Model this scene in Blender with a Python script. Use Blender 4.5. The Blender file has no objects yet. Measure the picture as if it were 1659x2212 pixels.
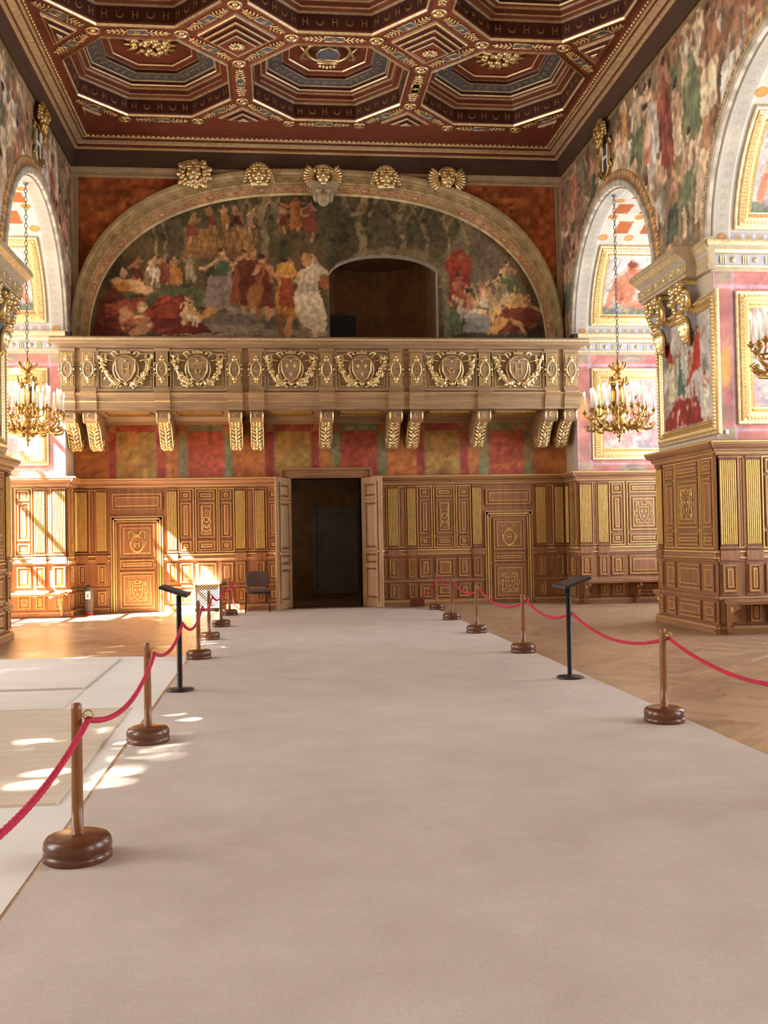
import bpy, math, random
import numpy as np
from math import pi, sin, cos, tan, sqrt, atan2, radians
from mathutils import Vector, Matrix

# ------------------------------------------------------------------ camera, sun, sky, exposure
SC = bpy.context.scene
COL = SC.collection
IMG_W, IMG_H = 1659, 2212
FPX, YAW, PITCH, ROLL = 2140.8, .1095, .0243, .0177
cam_d = bpy.data.cameras.new('camera')
cam = bpy.data.objects.new('camera', cam_d)
COL.objects.link(cam)
cam_d.sensor_fit = 'VERTICAL'
cam_d.sensor_height = 36.0
cam_d.lens = 36.0 * FPX / IMG_H
cam_d.clip_end = 200
R0 = Vector((cos(YAW), -sin(YAW), 0))
FW = Vector((sin(YAW) * cos(PITCH), cos(YAW) * cos(PITCH), sin(PITCH)))
U0 = R0.cross(FW)
CR = R0 * cos(ROLL) - U0 * sin(ROLL)
CU = U0 * cos(ROLL) + R0 * sin(ROLL)
m3 = Matrix((CR, CU, -FW)).transposed()
cam.matrix_world = Matrix.Translation((0, 0, 1.55)) @ m3.to_4x4()
SC.camera = cam

SC.view_settings.view_transform = 'Standard'
SC.view_settings.look = 'None'
SC.view_settings.gamma = 1
SC.view_settings.use_curve_mapping = False
SC.view_settings.exposure = 0.66
SC.cycles.use_denoising = True
SC.cycles.max_bounces = 8
SC.cycles.diffuse_bounces = 5
SC.cycles.glossy_bounces = 3
SC.cycles.transparent_max_bounces = 12
SC.cycles.sample_clamp_indirect = 6
SC.cycles.caustics_reflective = False
SC.cycles.caustics_refractive = False

W = bpy.data.worlds.new('sky')
SC.world = W
W.use_nodes = True
bg = W.node_tree.nodes['Background']
bg.inputs[0].default_value = (.86, .93, 1.0, 1)
bg.inputs[1].default_value = 2.0

SUN_DIR = Vector((1.0, .47, -1.13)).normalized()
sd = bpy.data.lights.new('sun', 'SUN')
sd.energy = 135
sd.angle = radians(.55)
sd.color = (1, .95, .86)
sun = bpy.data.objects.new('sun', sd)
COL.objects.link(sun)
sun.rotation_euler = SUN_DIR.to_track_quat('-Z', 'Y').to_euler()
sun.location = (-14, 5, 16)

# room: x to the right along the end wall, y into the room, z up, metres
XL, XR, XC, YB = -4.29, 6.6, 1.155, 21.9
DEP = 2.5                       # depth of the window bays
YREAR = -11.7
BAYS = [(16.45, 21.05), (9.6, 14.2), (2.75, 7.35), (-4.1, .5), (-10.95, -6.35)]
ZSP, RA, ZTOP = 5.9, 2.3, 9.9   # springing, arch radius, top of the side walls
ZC = 10.27                      # underside of the ceiling beams
SKY_L, SKY_R = 420, 380
for i, (b0, b1) in enumerate(BAYS):
    for sx, pw in ((-1, SKY_L), (1, SKY_R)):
        ld = bpy.data.lights.new('window_daylight', 'AREA')
        ld.shape = 'RECTANGLE'
        ld.size, ld.size_y = 3.1, 6.2
        ld.energy = pw
        ld.color = (.97, .97, 1.0) if sx < 0 else (.9, .95, 1.06)
        lo = bpy.data.objects.new('window_daylight', ld)
        COL.objects.link(lo)
        x = (XL - DEP - .75) if sx < 0 else (XR + DEP + .75)
        lo.location = (x, (b0 + b1) / 2, 4.2)
        lo.rotation_euler = Vector((-sx, 0, 0)).to_track_quat('-Z', 'Y').to_euler()

ld = bpy.data.lights.new('anteroom_fill', 'AREA')  # added fill lamp lifting the room behind the doors; no window there
ld.size = 1.2
ld.energy = 4
ld.color = (1, .85, .68)
lo = bpy.data.objects.new('anteroom_fill', ld)
COL.objects.link(lo)
lo.location = (-.6, 23.9, 1.9)
lo.rotation_euler = Vector((1, .25, -.1)).to_track_quat('-Z', 'Y').to_euler()

# ------------------------------------------------------------------ helpers
Z = Vector((0, 0, 1))


def lin(c):
    c = np.asarray(c, float) / 255.0
    return np.where(c <= .04045, c / 12.92, ((c + .055) / 1.055) ** 2.4)


def rgb(r, g, b):
    return tuple(float(v) for v in lin((r, g, b))) + (1.0,)


def new_mat(name):
    m = bpy.data.materials.new(name)
    m.use_nodes = True
    nt = m.node_tree
    return m, nt, nt.nodes['Principled BSDF']


def N(nt, typ, **kw):
    n = nt.nodes.new(typ)
    for k, v in kw.items():
        if k in n.inputs:
            n.inputs[k].default_value = v
        else:
            setattr(n, k, v)
    return n


def coords(nt, scale=(1, 1, 1), rot=(0, 0, 0)):
    g = N(nt, 'ShaderNodeNewGeometry')
    mp = N(nt, 'ShaderNodeMapping')
    mp.inputs['Scale'].default_value = scale
    mp.inputs['Rotation'].default_value = rot
    mp.inputs['Location'].default_value = (.13, .21, .37)
    nt.links.new(g.outputs['Position'], mp.inputs['Vector'])
    return mp.outputs['Vector']


def mixcol(nt, fac, a, b, blend='MIX'):
    n = N(nt, 'ShaderNodeMix', data_type='RGBA', blend_type=blend)
    for sock, v in ((n.inputs[0], fac), (n.inputs[6], a), (n.inputs[7], b)):
        if hasattr(v, 'is_linked'):
            nt.links.new(v, sock)
        else:
            sock.default_value = v
    return n.outputs[2]


def bump(nt, bs, height, strength=.3, dist=.01):
    b = N(nt, 'ShaderNodeBump')
    b.inputs['Strength'].default_value = strength
    b.inputs['Distance'].default_value = dist
    nt.links.new(height, b.inputs['Height'])
    nt.links.new(b.outputs['Normal'], bs.inputs['Normal'])


def mat(name, c, rough=.6, metal=0.0, var=.18, scale=(6, 6, 6), bmp=0.0, spec=.5, detail=4):
    m, nt, bs = new_mat(name)
    v = coords(nt, scale)
    no = N(nt, 'ShaderNodeTexNoise', Scale=1.0, Detail=detail, Roughness=.6)
    nt.links.new(v, no.inputs['Vector'])
    mr = N(nt, 'ShaderNodeMapRange')
    for k, q in ((1, .3), (2, .7), (3, 1 - var), (4, 1 + var)):
        mr.inputs[k].default_value = q
    nt.links.new(no.outputs['Fac'], mr.inputs[0])
    vm = N(nt, 'ShaderNodeVectorMath', operation='SCALE')
    vm.inputs[0].default_value = c[:3]
    nt.links.new(mr.outputs[0], vm.inputs['Scale'])
    nt.links.new(vm.outputs[0], bs.inputs['Base Color'])
    bs.inputs['Roughness'].default_value = rough
    bs.inputs['Metallic'].default_value = metal
    bs.inputs['Specular IOR Level'].default_value = spec
    if bmp:
        bump(nt, bs, no.outputs['Fac'], bmp, .02)
    return m


def paint_mat(name, rough=.85, mott=.16, mscale=9, attr='Col', spec=.25, bmp=.0):
    m, nt, bs = new_mat(name)
    at = N(nt, 'ShaderNodeAttribute', attribute_name=attr)
    v = coords(nt, (mscale,) * 3)
    no = N(nt, 'ShaderNodeTexNoise', Scale=1.0, Detail=6.0, Roughness=.65)
    nt.links.new(v, no.inputs['Vector'])
    mr = N(nt, 'ShaderNodeMapRange')
    for k, q in ((1, .3), (2, .7), (3, 1 - mott), (4, 1 + mott)):
        mr.inputs[k].default_value = q
    nt.links.new(no.outputs['Fac'], mr.inputs[0])
    vm = N(nt, 'ShaderNodeVectorMath', operation='SCALE')
    nt.links.new(at.outputs['Color'], vm.inputs[0])
    nt.links.new(mr.outputs[0], vm.inputs['Scale'])
    nt.links.new(vm.outputs[0], bs.inputs['Base Color'])
    bs.inputs['Roughness'].default_value = rough
    bs.inputs['Specular IOR Level'].default_value = spec
    if bmp:
        bump(nt, bs, no.outputs['Fac'], bmp, .01)
    return m


def emit_mat(name, c, s):
    m, nt, bs = new_mat(name)
    bs.inputs['Base Color'].default_value = c
    bs.inputs['Emission Color'].default_value = c
    bs.inputs['Emission Strength'].default_value = s
    return m


WL = {}


def thing(name, label=None, cat=None, loc=(0, 0, 0), group=None, kind=None):
    o = bpy.data.objects.new(name, None)
    o.empty_display_size = .1
    COL.objects.link(o)
    o.location = loc
    WL[o.name] = Vector(loc)
    return tag(o, label, cat, group, kind)


def tag(o, label=None, cat=None, group=None, kind=None):
    for k, v in (('label', label), ('category', cat), ('group', group), ('kind', kind)):
        if v:
            o[k] = v
    return o


def dup(root, loc, rotz=None, label=None, group=None, scale=None):
    def cp(o, par):
        c = o.copy()
        COL.objects.link(c)
        c.parent = par
        for ch in KIDS.get(o.name, []):
            cp(ch, c)
        return c
    r = cp(root, None)
    r.location = loc
    WL[r.name] = Vector(loc)
    if rotz is not None:
        r.rotation_euler = (0, 0, rotz)
    if label:
        r['label'] = label
    if group:
        r['group'] = group
    return r


KIDS = {}


def cpart(o, parent, matrix=None, name=None):
    """copy of a part (and its sub-parts) under another thing, sharing mesh data"""
    c = o.copy()
    COL.objects.link(c)
    c.parent = parent
    KIDS.setdefault(parent.name, []).append(c)
    if matrix is not None:
        c.matrix_local = matrix
    WL[c.name] = WL[parent.name]
    for ch in KIDS.get(o.name, []):
        cpart(ch, c)
    return c


class Fr:
    """a wall face: a along the wall, z up, d out of the wall"""
    def __init__(s, o, u, n):
        s.o, s.u, s.n = Vector(o), Vector(u), Vector(n)

    def __call__(s, a, z, d=0.0):
        return s.o + s.u * a + Z * z + s.n * d


class MB:
    def __init__(s):
        s.v, s.f, s.m, s.sm = [], [], [], []

    def add(s, vs, fs, m=0, sm=False):
        k = len(s.v)
        s.v.extend([tuple(p) for p in vs])
        for f in fs:
            s.f.append([i + k for i in f])
            s.m.append(m)
            s.sm.append(sm)
        return s

    def hexa(s, p, m=0):
        return s.add(p, [(0, 1, 2, 3), (7, 6, 5, 4), (0, 4, 5, 1), (1, 5, 6, 2), (2, 6, 7, 3), (3, 7, 4, 0)], m)

    def box(s, x0, x1, y0, y1, z0, z1, m=0):
        return s.hexa([(x0, y0, z0), (x1, y0, z0), (x1, y1, z0), (x0, y1, z0), (x0, y0, z1), (x1, y0, z1), (x1, y1, z1), (x0, y1, z1)], m)

    def fbox(s, F, a0, a1, z0, z1, d0, d1, m=0):
        return s.hexa([F(a0, z0, d0), F(a1, z0, d0), F(a1, z1, d0), F(a0, z1, d0), F(a0, z0, d1), F(a1, z0, d1), F(a1, z1, d1), F(a0, z1, d1)], m)

    def frust(s, F, a0, a1, z0, z1, d0, d1, ins, m=0):
        return s.hexa([F(a0, z0, d0), F(a1, z0, d0), F(a1, z1, d0), F(a0, z1, d0), F(a0 + ins, z0 + ins, d1), F(a1 - ins, z0 + ins, d1), F(a1 - ins, z1 - ins, d1), F(a0 + ins, z1 - ins, d1)], m)

    def fring(s, F, a0, a1, z0, z1, w, d0, d1, m=0):
        s.fbox(F, a0, a1, z0, z0 + w, d0, d1, m)
        s.fbox(F, a0, a1, z1 - w, z1, d0, d1, m)
        s.fbox(F, a0, a0 + w, z0 + w, z1 - w, d0, d1, m)
        return s.fbox(F, a1 - w, a1, z0 + w, z1 - w, d0, d1, m)

    def prism(s, F, pts, d0, d1, m=0):
        n = len(pts)
        vs = [F(a, z, d0) for a, z in pts] + [F(a, z, d1) for a, z in pts]
        fs = [tuple(range(n)), tuple(range(2 * n - 1, n - 1, -1))] + [(i, (i + 1) % n, n + (i + 1) % n, n + i) for i in range(n)]
        return s.add(vs, fs, m)

    def tube(s, pts, r, n=6, m=0, closed=False, flat=None, caps=True):
        pts = [Vector(p) for p in pts]
        k = len(pts)
        rs = r if hasattr(r, '__len__') else [r] * k
        up0 = None
        vs = []
        for i, p in enumerate(pts):
            a = pts[i - 1] if (i or closed) else p
            b = pts[(i + 1) % k] if (i < k - 1 or closed) else p
            t = (b - a)
            t = t.normalized() if t.length > 1e-9 else Vector((0, 0, 1))
            if up0 is None:
                up0 = flat if flat is not None else (Vector((0, 0, 1)) if abs(t.z) < .9 else Vector((1, 0, 0)))
            sd = t.cross(up0)
            sd = sd.normalized() if sd.length > 1e-6 else t.orthogonal().normalized()
            up = sd.cross(t)
            if flat is None:
                up0 = up
            for j in range(n):
                an = 2 * pi * j / n
                vs.append(p + sd * (cos(an) * rs[i]) + up * (sin(an) * rs[i]))
        fs = []
        for i in range(k if closed else k - 1):
            for j in range(n):
                i2 = (i + 1) % k
                fs.append((i * n + j, i * n + (j + 1) % n, i2 * n + (j + 1) % n, i2 * n + j))
        if caps and not closed:
            fs.append(tuple(range(n - 1, -1, -1)))
            fs.append(tuple((k - 1) * n + j for j in range(n)))
        return s.add(vs, fs, m, True)

    def lathe(s, prof, c=(0, 0, 0), n=24, m=0, ms=None, axis=None):
        c = Vector(c)
        ax = Vector(axis).normalized() if axis is not None else Vector((0, 0, 1))
        e1 = ax.orthogonal().normalized() if axis is not None else Vector((1, 0, 0))
        e2 = ax.cross(e1)
        vs = []
        for r, h in prof:
            for j in range(n):
                an = 2 * pi * j / n
                vs.append(c + ax * h + e1 * (r * cos(an)) + e2 * (r * sin(an)))
        k0 = len(s.v)
        s.v.extend([tuple(p) for p in vs])
        for i in range(len(prof) - 1):
            for j in range(n):
                s.f.append([k0 + i * n + j, k0 + i * n + (j + 1) % n, k0 + (i + 1) * n + (j + 1) % n, k0 + (i + 1) * n + j])
                s.m.append(ms[i] if ms else m)
                s.sm.append(True)
        for i in (0, len(prof) - 1):
            if prof[i][0] > 1e-4:
                s.f.append([k0 + i * n + j for j in range(n)])
                s.m.append(ms[min(i, len(prof) - 2)] if ms else m)
                s.sm.append(False)
        return s

    def ell(s, c, r, ax=None, nu=10, nv=6, m=0, fn=None):
        """ellipsoid; ax = three axis vectors; fn(direction) scales the radius"""
        c = Vector(c)
        ax = ax or (Vector((1, 0, 0)), Vector((0, 1, 0)), Vector((0, 0, 1)))
        vs, fs = [], []
        for i in range(nv + 1):
            ph = pi * i / nv
            for j in range(nu):
                th = 2 * pi * j / nu
                d = (sin(ph) * cos(th), sin(ph) * sin(th), cos(ph))
                q = fn(d) if fn else 1
                vs.append(c + ax[0] * (d[0] * r[0] * q) + ax[1] * (d[1] * r[1] * q) + ax[2] * (d[2] * r[2] * q))
        for i in range(nv):
            for j in range(nu):
                a, b = i * nu + j, i * nu + (j + 1) % nu
                fs.append((a, b, b + nu, a + nu))
        return s.add(vs, fs, m, True)

    def mould(s, F, a0, a1, prof, ms=None, m=0, k0=0.0, k1=0.0):
        """profile [(d,z)] run along the wall; k0/k1 mitre the ends by d*k"""
        vs = []
        for d, z in prof:
            vs.append(F(a0 - d * k0, z, d))
            vs.append(F(a1 + d * k1, z, d))
        for i in range(len(prof) - 1):
            s.add([vs[2 * i], vs[2 * i + 1], vs[2 * i + 3], vs[2 * i + 2]], [(0, 1, 2, 3)], ms[i] if ms else m)
        n = len(prof)
        s.add(vs[0::2], [tuple(range(n))], m)
        s.add(vs[1::2], [tuple(range(n - 1, -1, -1))], m)
        return s

    def build(s, name, mats, parent=None, label=None, cat=None, group=None, kind=None, loc=None, cols=None):
        me = bpy.data.meshes.new(name)
        base = WL[parent.name] if parent is not None else Vector(loc or (0, 0, 0))
        vv = np.asarray(s.v, np.float32) - np.asarray(base, np.float32)
        me.from_pydata(vv.tolist(), [], s.f)
        for q in (mats if isinstance(mats, (list, tuple)) else [mats]):
            me.materials.append(q)
        me.polygons.foreach_set('material_index', s.m)
        me.polygons.foreach_set('use_smooth', s.sm)
        if cols is not None:
            at = me.attributes.new('Col', 'FLOAT_COLOR', 'POINT')
            at.data.foreach_set('color', np.asarray(cols, np.float32).ravel())
        me.update()
        o = bpy.data.objects.new(name, me)
        COL.objects.link(o)
        if parent is not None:
            o.parent = parent
            KIDS.setdefault(parent.name, []).append(o)
            WL[o.name] = base
        else:
            o.location = base
            WL[o.name] = base
        return tag(o, label, cat, group, kind)


def vnoise(shape, cell, rng):
    h, w = shape
    gh, gw = int(h / cell) + 3, int(w / cell) + 3
    g = rng.random((gh, gw))
    yy = np.arange(h) / cell
    xx = np.arange(w) / cell
    y0, x0 = yy.astype(int), xx.astype(int)
    fy, fx = (yy - y0)[:, None], (xx - x0)[None]
    fy, fx = fy * fy * (3 - 2 * fy), fx * fx * (3 - 2 * fx)
    a, b = g[y0][:, x0], g[y0][:, x0 + 1]
    c, d = g[y0 + 1][:, x0], g[y0 + 1][:, x0 + 1]
    return (a * (1 - fx) + b * fx) * (1 - fy) + (c * (1 - fx) + d * fx) * fy


class Canvas:
    """paint on a wall: a grid of colours (sRGB 0-255) in the wall's own metres"""
    def __init__(s, x0, x1, y0, y1, step, base, seed=1):
        s.nx, s.ny = max(2, int(round(abs(x1 - x0) / step)) + 1), max(2, int(round(abs(y1 - y0) / step)) + 1)
        s.xs, s.ys = np.linspace(x0, x1, s.nx), np.linspace(y0, y1, s.ny)
        s.X, s.Y = np.meshgrid(s.xs, s.ys)
        s.c = np.zeros((s.ny, s.nx, 3))
        s.c[:] = base
        s.rng = np.random.default_rng(seed)
        s.st = step

    def sl(s, x0, x1, y0, y1):
        i0, i1 = np.searchsorted(s.xs, [x0, x1])
        j0, j1 = np.searchsorted(s.ys, [y0, y1])
        return slice(max(0, j0 - 1), j1 + 1), slice(max(0, i0 - 1), i1 + 1)

    def put(s, w, a, col):
        s.c[w] += (np.asarray(col, float) - s.c[w]) * a[..., None]

    def ell(s, cx, cy, rx, ry, rot, col, al=1., soft=.25):
        R = max(rx, ry) * 1.3
        w = s.sl(cx - R, cx + R, cy - R, cy + R)
        dx, dy = s.X[w] - cx, s.Y[w] - cy
        u, v = (dx * cos(rot) + dy * sin(rot)) / rx, (-dx * sin(rot) + dy * cos(rot)) / ry
        r = np.sqrt(u * u + v * v)
        s.put(w, np.clip((1 + soft / 2 - r) / soft, 0, 1) * al, col)

    def poly(s, pts, col, al=1.):
        p = np.asarray(pts, float)
        w = s.sl(p[:, 0].min(), p[:, 0].max(), p[:, 1].min(), p[:, 1].max())
        x, y = s.X[w], s.Y[w]
        ins = np.zeros(x.shape, bool)
        for i in range(len(p)):
            (xa, ya), (xb, yb) = p[i], p[i - 1]
            cnd = (ya > y) != (yb > y)
            with np.errstate(divide='ignore', invalid='ignore'):
                ins ^= cnd & (x < (xb - xa) * (y - ya) / (yb - ya + 1e-12) + xa)
        s.put(w, ins * al, col)

    def rect(s, x0, x1, y0, y1, col, al=1.):
        w = (s.X >= x0) & (s.X <= x1) & (s.Y >= y0) & (s.Y <= y1)
        s.c[w] += (np.asarray(col, float) - s.c[w]) * al

    def stroke(s, pts, wd, col, al=1.):
        p = np.asarray(pts, float)
        M = wd * 1.5
        w = s.sl(p[:, 0].min() - M, p[:, 0].max() + M, p[:, 1].min() - M, p[:, 1].max() + M)
        x, y = s.X[w], s.Y[w]
        dm = np.full(x.shape, 1e9)
        for (xa, ya), (xb, yb) in zip(p[:-1], p[1:]):
            L = (xb - xa) ** 2 + (yb - ya) ** 2 + 1e-12
            t = np.clip(((x - xa) * (xb - xa) + (y - ya) * (yb - ya)) / L, 0, 1)
            dm = np.minimum(dm, np.hypot(x - xa - t * (xb - xa), y - ya - t * (yb - ya)))
        s.put(w, np.clip((wd * .5 + s.st * .5 - dm) / s.st, 0, 1) * al, col)

    def mottle(s, amt, cell):
        n = vnoise(s.c.shape[:2], cell / s.st, s.rng) - .5
        s.c *= (1 + amt * 2 * n)[..., None]

    def tint(s, col, amt, cell, thr=.5):
        n = vnoise(s.c.shape[:2], cell / s.st, s.rng)
        s.put((slice(None), slice(None)), np.clip((n - thr) * 3, 0, 1) * amt, col)

    def painterly(s, amp, cell, n, size):
        """wander the edges and lay loose brush marks over the design"""
        sh = s.c.shape[:2]
        jj, ii = np.mgrid[0:sh[0], 0:sh[1]]
        dx = (vnoise(sh, cell / s.st, s.rng) - .5) + .5 * (vnoise(sh, cell * .4 / s.st, s.rng) - .5)
        dy = (vnoise(sh, cell / s.st, s.rng) - .5) + .5 * (vnoise(sh, cell * .4 / s.st, s.rng) - .5)
        k = 2 * amp / s.st
        s.c = s.c[np.clip((jj + dy * k).round().astype(int), 0, sh[0] - 1), np.clip((ii + dx * k).round().astype(int), 0, sh[1] - 1)].copy()
        r = s.rng
        for _ in range(n):
            j, i = int(r.integers(sh[0])), int(r.integers(sh[1]))
            col = s.c[j, i] * r.uniform(.74, 1.24)
            s.ell(s.xs[i] + r.normal(0, size * .5), s.ys[j] + r.normal(0, size * .5), size * r.uniform(.6, 1.6), size * r.uniform(.22, .5), r.normal(1.2, .7), np.clip(col, 0, 250), .55, .6)

    def veins(s, col, n, L, wd, ang=.6, al=.6):
        r = s.rng
        for _ in range(n):
            x, y = r.uniform(s.xs[0], s.xs[-1]), r.uniform(s.ys[0], s.ys[-1])
            a = ang + r.normal(0, .3)
            pts = [(x, y)]
            for _ in range(4):
                x += cos(a) * L / 4
                y += sin(a) * L / 4
                a += r.normal(0, .4)
                pts.append((x, y))
            s.stroke(pts, wd, col, al)

    def fig(s, x, y, h, skin, robe, lean=0., sit=False, bare=.4, arms=1, flip=1):
        """a loose painted figure standing (or seated) at x,y"""
        r = s.rng
        hair = [(95, 60, 35), (140, 100, 55), (70, 50, 40)][int(r.integers(3))]
        sk2 = np.array(skin) * .72
        rb2, rb3 = np.array(robe) * .62, np.clip(np.array(robe) * 1.25 + 8, 0, 250)
        hip = (x + lean * .5, y + h * (.34 if sit else .5))
        sho = (x + lean, hip[1] + h * .3)
        kn = h * .06
        if sit:
            for q in (-.5, .6):
                k_ = (hip[0] + flip * h * (.2 + .1 * q), hip[1] - h * .02)
                s.stroke([hip, k_, (k_[0] + h * .05 * q, y)], h * .095, robe if r.random() < .6 else skin)
        else:
            for q in (-1, 1):
                s.stroke([(hip[0] + q * kn * .6, hip[1]), (x + q * kn * 1.3, y + h * .26), (x + q * kn * (1 + r.uniform(-.5, .9)), y)], h * .085, skin if q > 0 else sk2)
        s.ell((hip[0] + sho[0]) / 2, (hip[1] + sho[1]) / 2, h * .105, h * .19, -lean / h, skin)
        s.ell((hip[0] + sho[0]) / 2 + h * .04, (hip[1] + sho[1]) / 2 - h * .02, h * .05, h * .15, -lean / h, sk2, .6)
        if r.random() > bare:
            w0, w1 = h * .1, h * r.uniform(.15, .24)
            bot = y + h * r.uniform(.02, .24)
            P = [(sho[0] - w0, sho[1]), (sho[0] + w0 * .8, sho[1] - h * .03), (hip[0] + w1 * .8, hip[1]), (x + w1, bot), (x - w1 * .8, bot - h * .02), (hip[0] - w1 * .7, hip[1] + h * .02)]
            s.poly(P, robe)
        else:
            s.poly([(hip[0] - h * .13, hip[1] + h * .08), (hip[0] + h * .13, hip[1] + h * .04), (hip[0] + h * .17 * flip + .05 * h, y + h * .2), (hip[0] - h * .08, y + h * .25)], robe)
        for _ in range(5):
            q = r.uniform(-.11, .13) * h
            s.stroke([(sho[0] + q * .5, sho[1] - h * .12), (hip[0] + q, hip[1]), (x + q * 1.5, y + h * .2)], h * .022, rb2 if r.random() < .5 else rb3, .45)
        for q in ((-1, 1) if arms else ()):
            e = (sho[0] + q * h * r.uniform(.1, .2), sho[1] - h * r.uniform(.02, .17))
            s.stroke([(sho[0] + q * h * .08, sho[1] - h * .02), e, (e[0] + h * r.uniform(-.16, .16), e[1] + h * r.uniform(-.12, .14))], h * .06, skin if q < 0 else np.array(skin) * .88)
        hx, hy = sho[0] + lean * .2 + flip * h * .015, sho[1] + h * .1
        s.stroke([sho, (hx, hy)], h * .055, sk2)
        s.ell(hx, hy + h * .005, h * .052, h * .068, 0, skin)
        s.ell(hx - flip * h * .02, hy + h * .038, h * .046, h * .04, 0, hair)

    def mesh(s, fn, mat_, name, parent=None, mask=None, **kw):
        """fn(X,Y) -> three arrays; mask True where kept (per grid point)"""
        PX, PY, PZ = fn(s.X, s.Y)
        V = np.stack([np.broadcast_to(q, s.X.shape) for q in (PX, PY, PZ)], -1).reshape(-1, 3)
        idx = np.arange(s.nx * s.ny).reshape(s.ny, s.nx)
        q = np.stack([idx[:-1, :-1], idx[:-1, 1:], idx[1:, 1:], idx[1:, :-1]], -1)
        if mask is not None:
            k = mask[:-1, :-1] | mask[:-1, 1:] | mask[1:, 1:] | mask[1:, :-1]
            q = q[k]
        q = q.reshape(-1, 4)
        used = np.unique(q)
        mp = np.zeros(len(V), int)
        mp[used] = np.arange(len(used))
        b = MB()
        b.v = V[used].tolist()
        b.f = mp[q].tolist()
        b.m = [0] * len(q)
        b.sm = [True] * len(q)
        cl = lin(np.clip(s.c.reshape(-1, 3)[used], 0, 255))
        return b.build(name, mat_, parent, cols=np.hstack([cl, np.ones((len(cl), 1))]), **kw)


# ------------------------------------------------------------------ materials
M = {}


def wood(name, c, rough=.45, var=.28, sc=(14, 14, 1.2), spec=.4):
    m = mat(name, c, rough, 0, var, sc, .12, spec, 5)
    M[name] = m


wood('oak', rgb(142, 97, 63))
wood('oak_flat', rgb(150, 108, 74), sc=(1.2, 1.2, 14))
wood('gallery_oak', rgb(160, 132, 99), sc=(1.5, 3, 14))
wood('door_oak', rgb(172, 136, 98))
wood('oak_dark', rgb(112, 72, 44))
wood('mahogany', rgb(92, 42, 22), .42, .25, (3, 3, 9), .5)
wood('post_wood', rgb(128, 80, 40), .28, .25, (30, 30, 3), .5)
wood('base_wood', rgb(96, 58, 38), .25, .25, (6, 6, 30), .5)
wood('ceiling_wood', rgb(118, 60, 40), .5, .22, (4, 4, 4), .35)
wood('ceiling_dark', rgb(76, 40, 30), .55, .3, (4, 4, 4), .3)
wood('plywood', rgb(204, 190, 168), .7, .1, (2, 9, 9), .2)
M['gold'] = mat('gold', rgb(232, 206, 150), .33, .85, .2, (25, 25, 25), .15)
M['gilt'] = mat('gilt', rgb(234, 198, 118), .4, .3, .15, (14, 14, 14), .1)
M['bronze'] = mat('bronze', rgb(190, 152, 86), .36, .9, .25, (22, 22, 22), .2)
M['gold_paint'] = mat('gold_paint', rgb(228, 209, 162), .4, .55, .25, (14, 14, 14), .1)
M['gold_dark'] = mat('gold_dark', rgb(196, 164, 100), .4, .8, .3, (22, 22, 22), .2)
M['stone'] = mat('stone', rgb(182, 164, 130), .8, 0, .14, (5, 5, 5), .2)
M['stucco'] = mat('stucco', rgb(222, 214, 200), .85, 0, .1, (9, 9, 9), .25)
M['grey_paint'] = mat('grey_paint', rgb(176, 172, 176), .7, 0, .1, (9, 9, 9))
M['plaster'] = mat('plaster', rgb(196, 178, 150), .85, 0, .12, (3, 3, 3))
M['blue'] = mat('blue', rgb(86, 88, 94), .7, 0, .3, (12, 12, 12))
M['darkband'] = mat('darkband', rgb(74, 52, 38), .6, 0, .25, (3, 3, 12))
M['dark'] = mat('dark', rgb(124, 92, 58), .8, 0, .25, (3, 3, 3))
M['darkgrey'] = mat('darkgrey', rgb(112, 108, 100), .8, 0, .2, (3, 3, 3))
M['black'] = mat('black', rgb(30, 29, 31), .4, 0, .1, (9, 9, 9))
M['doorway_shade_paint'] = mat('doorway_shade_paint', rgb(16, 12, 9), .8, 0, .1)  # doorway darkness put into a near-black colour
M['rope'] = mat('rope', rgb(186, 30, 62), .8, 0, .25, (60, 60, 60), .3)
M['fabric'] = mat('fabric', rgb(84, 66, 58), .9, 0, .12, (90, 90, 90), .3)
M['cover'] = mat('cover', rgb(74, 66, 60), .7, 0, .2, (20, 20, 20), .2)
M['red_plastic'] = mat('red_plastic', rgb(190, 32, 28), .4, 0, .1)
M['white'] = mat('white', rgb(238, 236, 230), .6, 0, .05)
M['sheet'] = mat('sheet', rgb(224, 220, 210), .75, 0, .06, (1.5, 1.5, 1.5))
M['board_white'] = mat('board_white', rgb(218, 212, 200), .7, 0, .06, (1.2, 4, 4))
M['candle'] = mat('candle', rgb(240, 234, 220), .5, 0, .04)
M['flame'] = emit_mat('flame', (1, .82, .58, 1), 14)
M['paint'] = paint_mat('paint')
M['paint_fine'] = paint_mat('paint_fine', .85, .1, 30)
M['paint_vein'] = paint_mat('paint_vein', .6, .22, 5, bmp=.05)
M['paint_stucco'] = paint_mat('paint_stucco', .85, .1, 22, bmp=.25)
M['leaf'] = mat('leaf', rgb(70, 110, 40), .7, 0, .3)
M['bark'] = mat('bark', rgb(80, 62, 46), .9, 0, .3, (8, 8, 2), .4)
M['metal_grille'] = mat('metal_grille', rgb(196, 186, 168), .5, .2, .08)
M['crystal_grey'] = mat('crystal_grey', rgb(190, 180, 160), .35, .4, .1)


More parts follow.
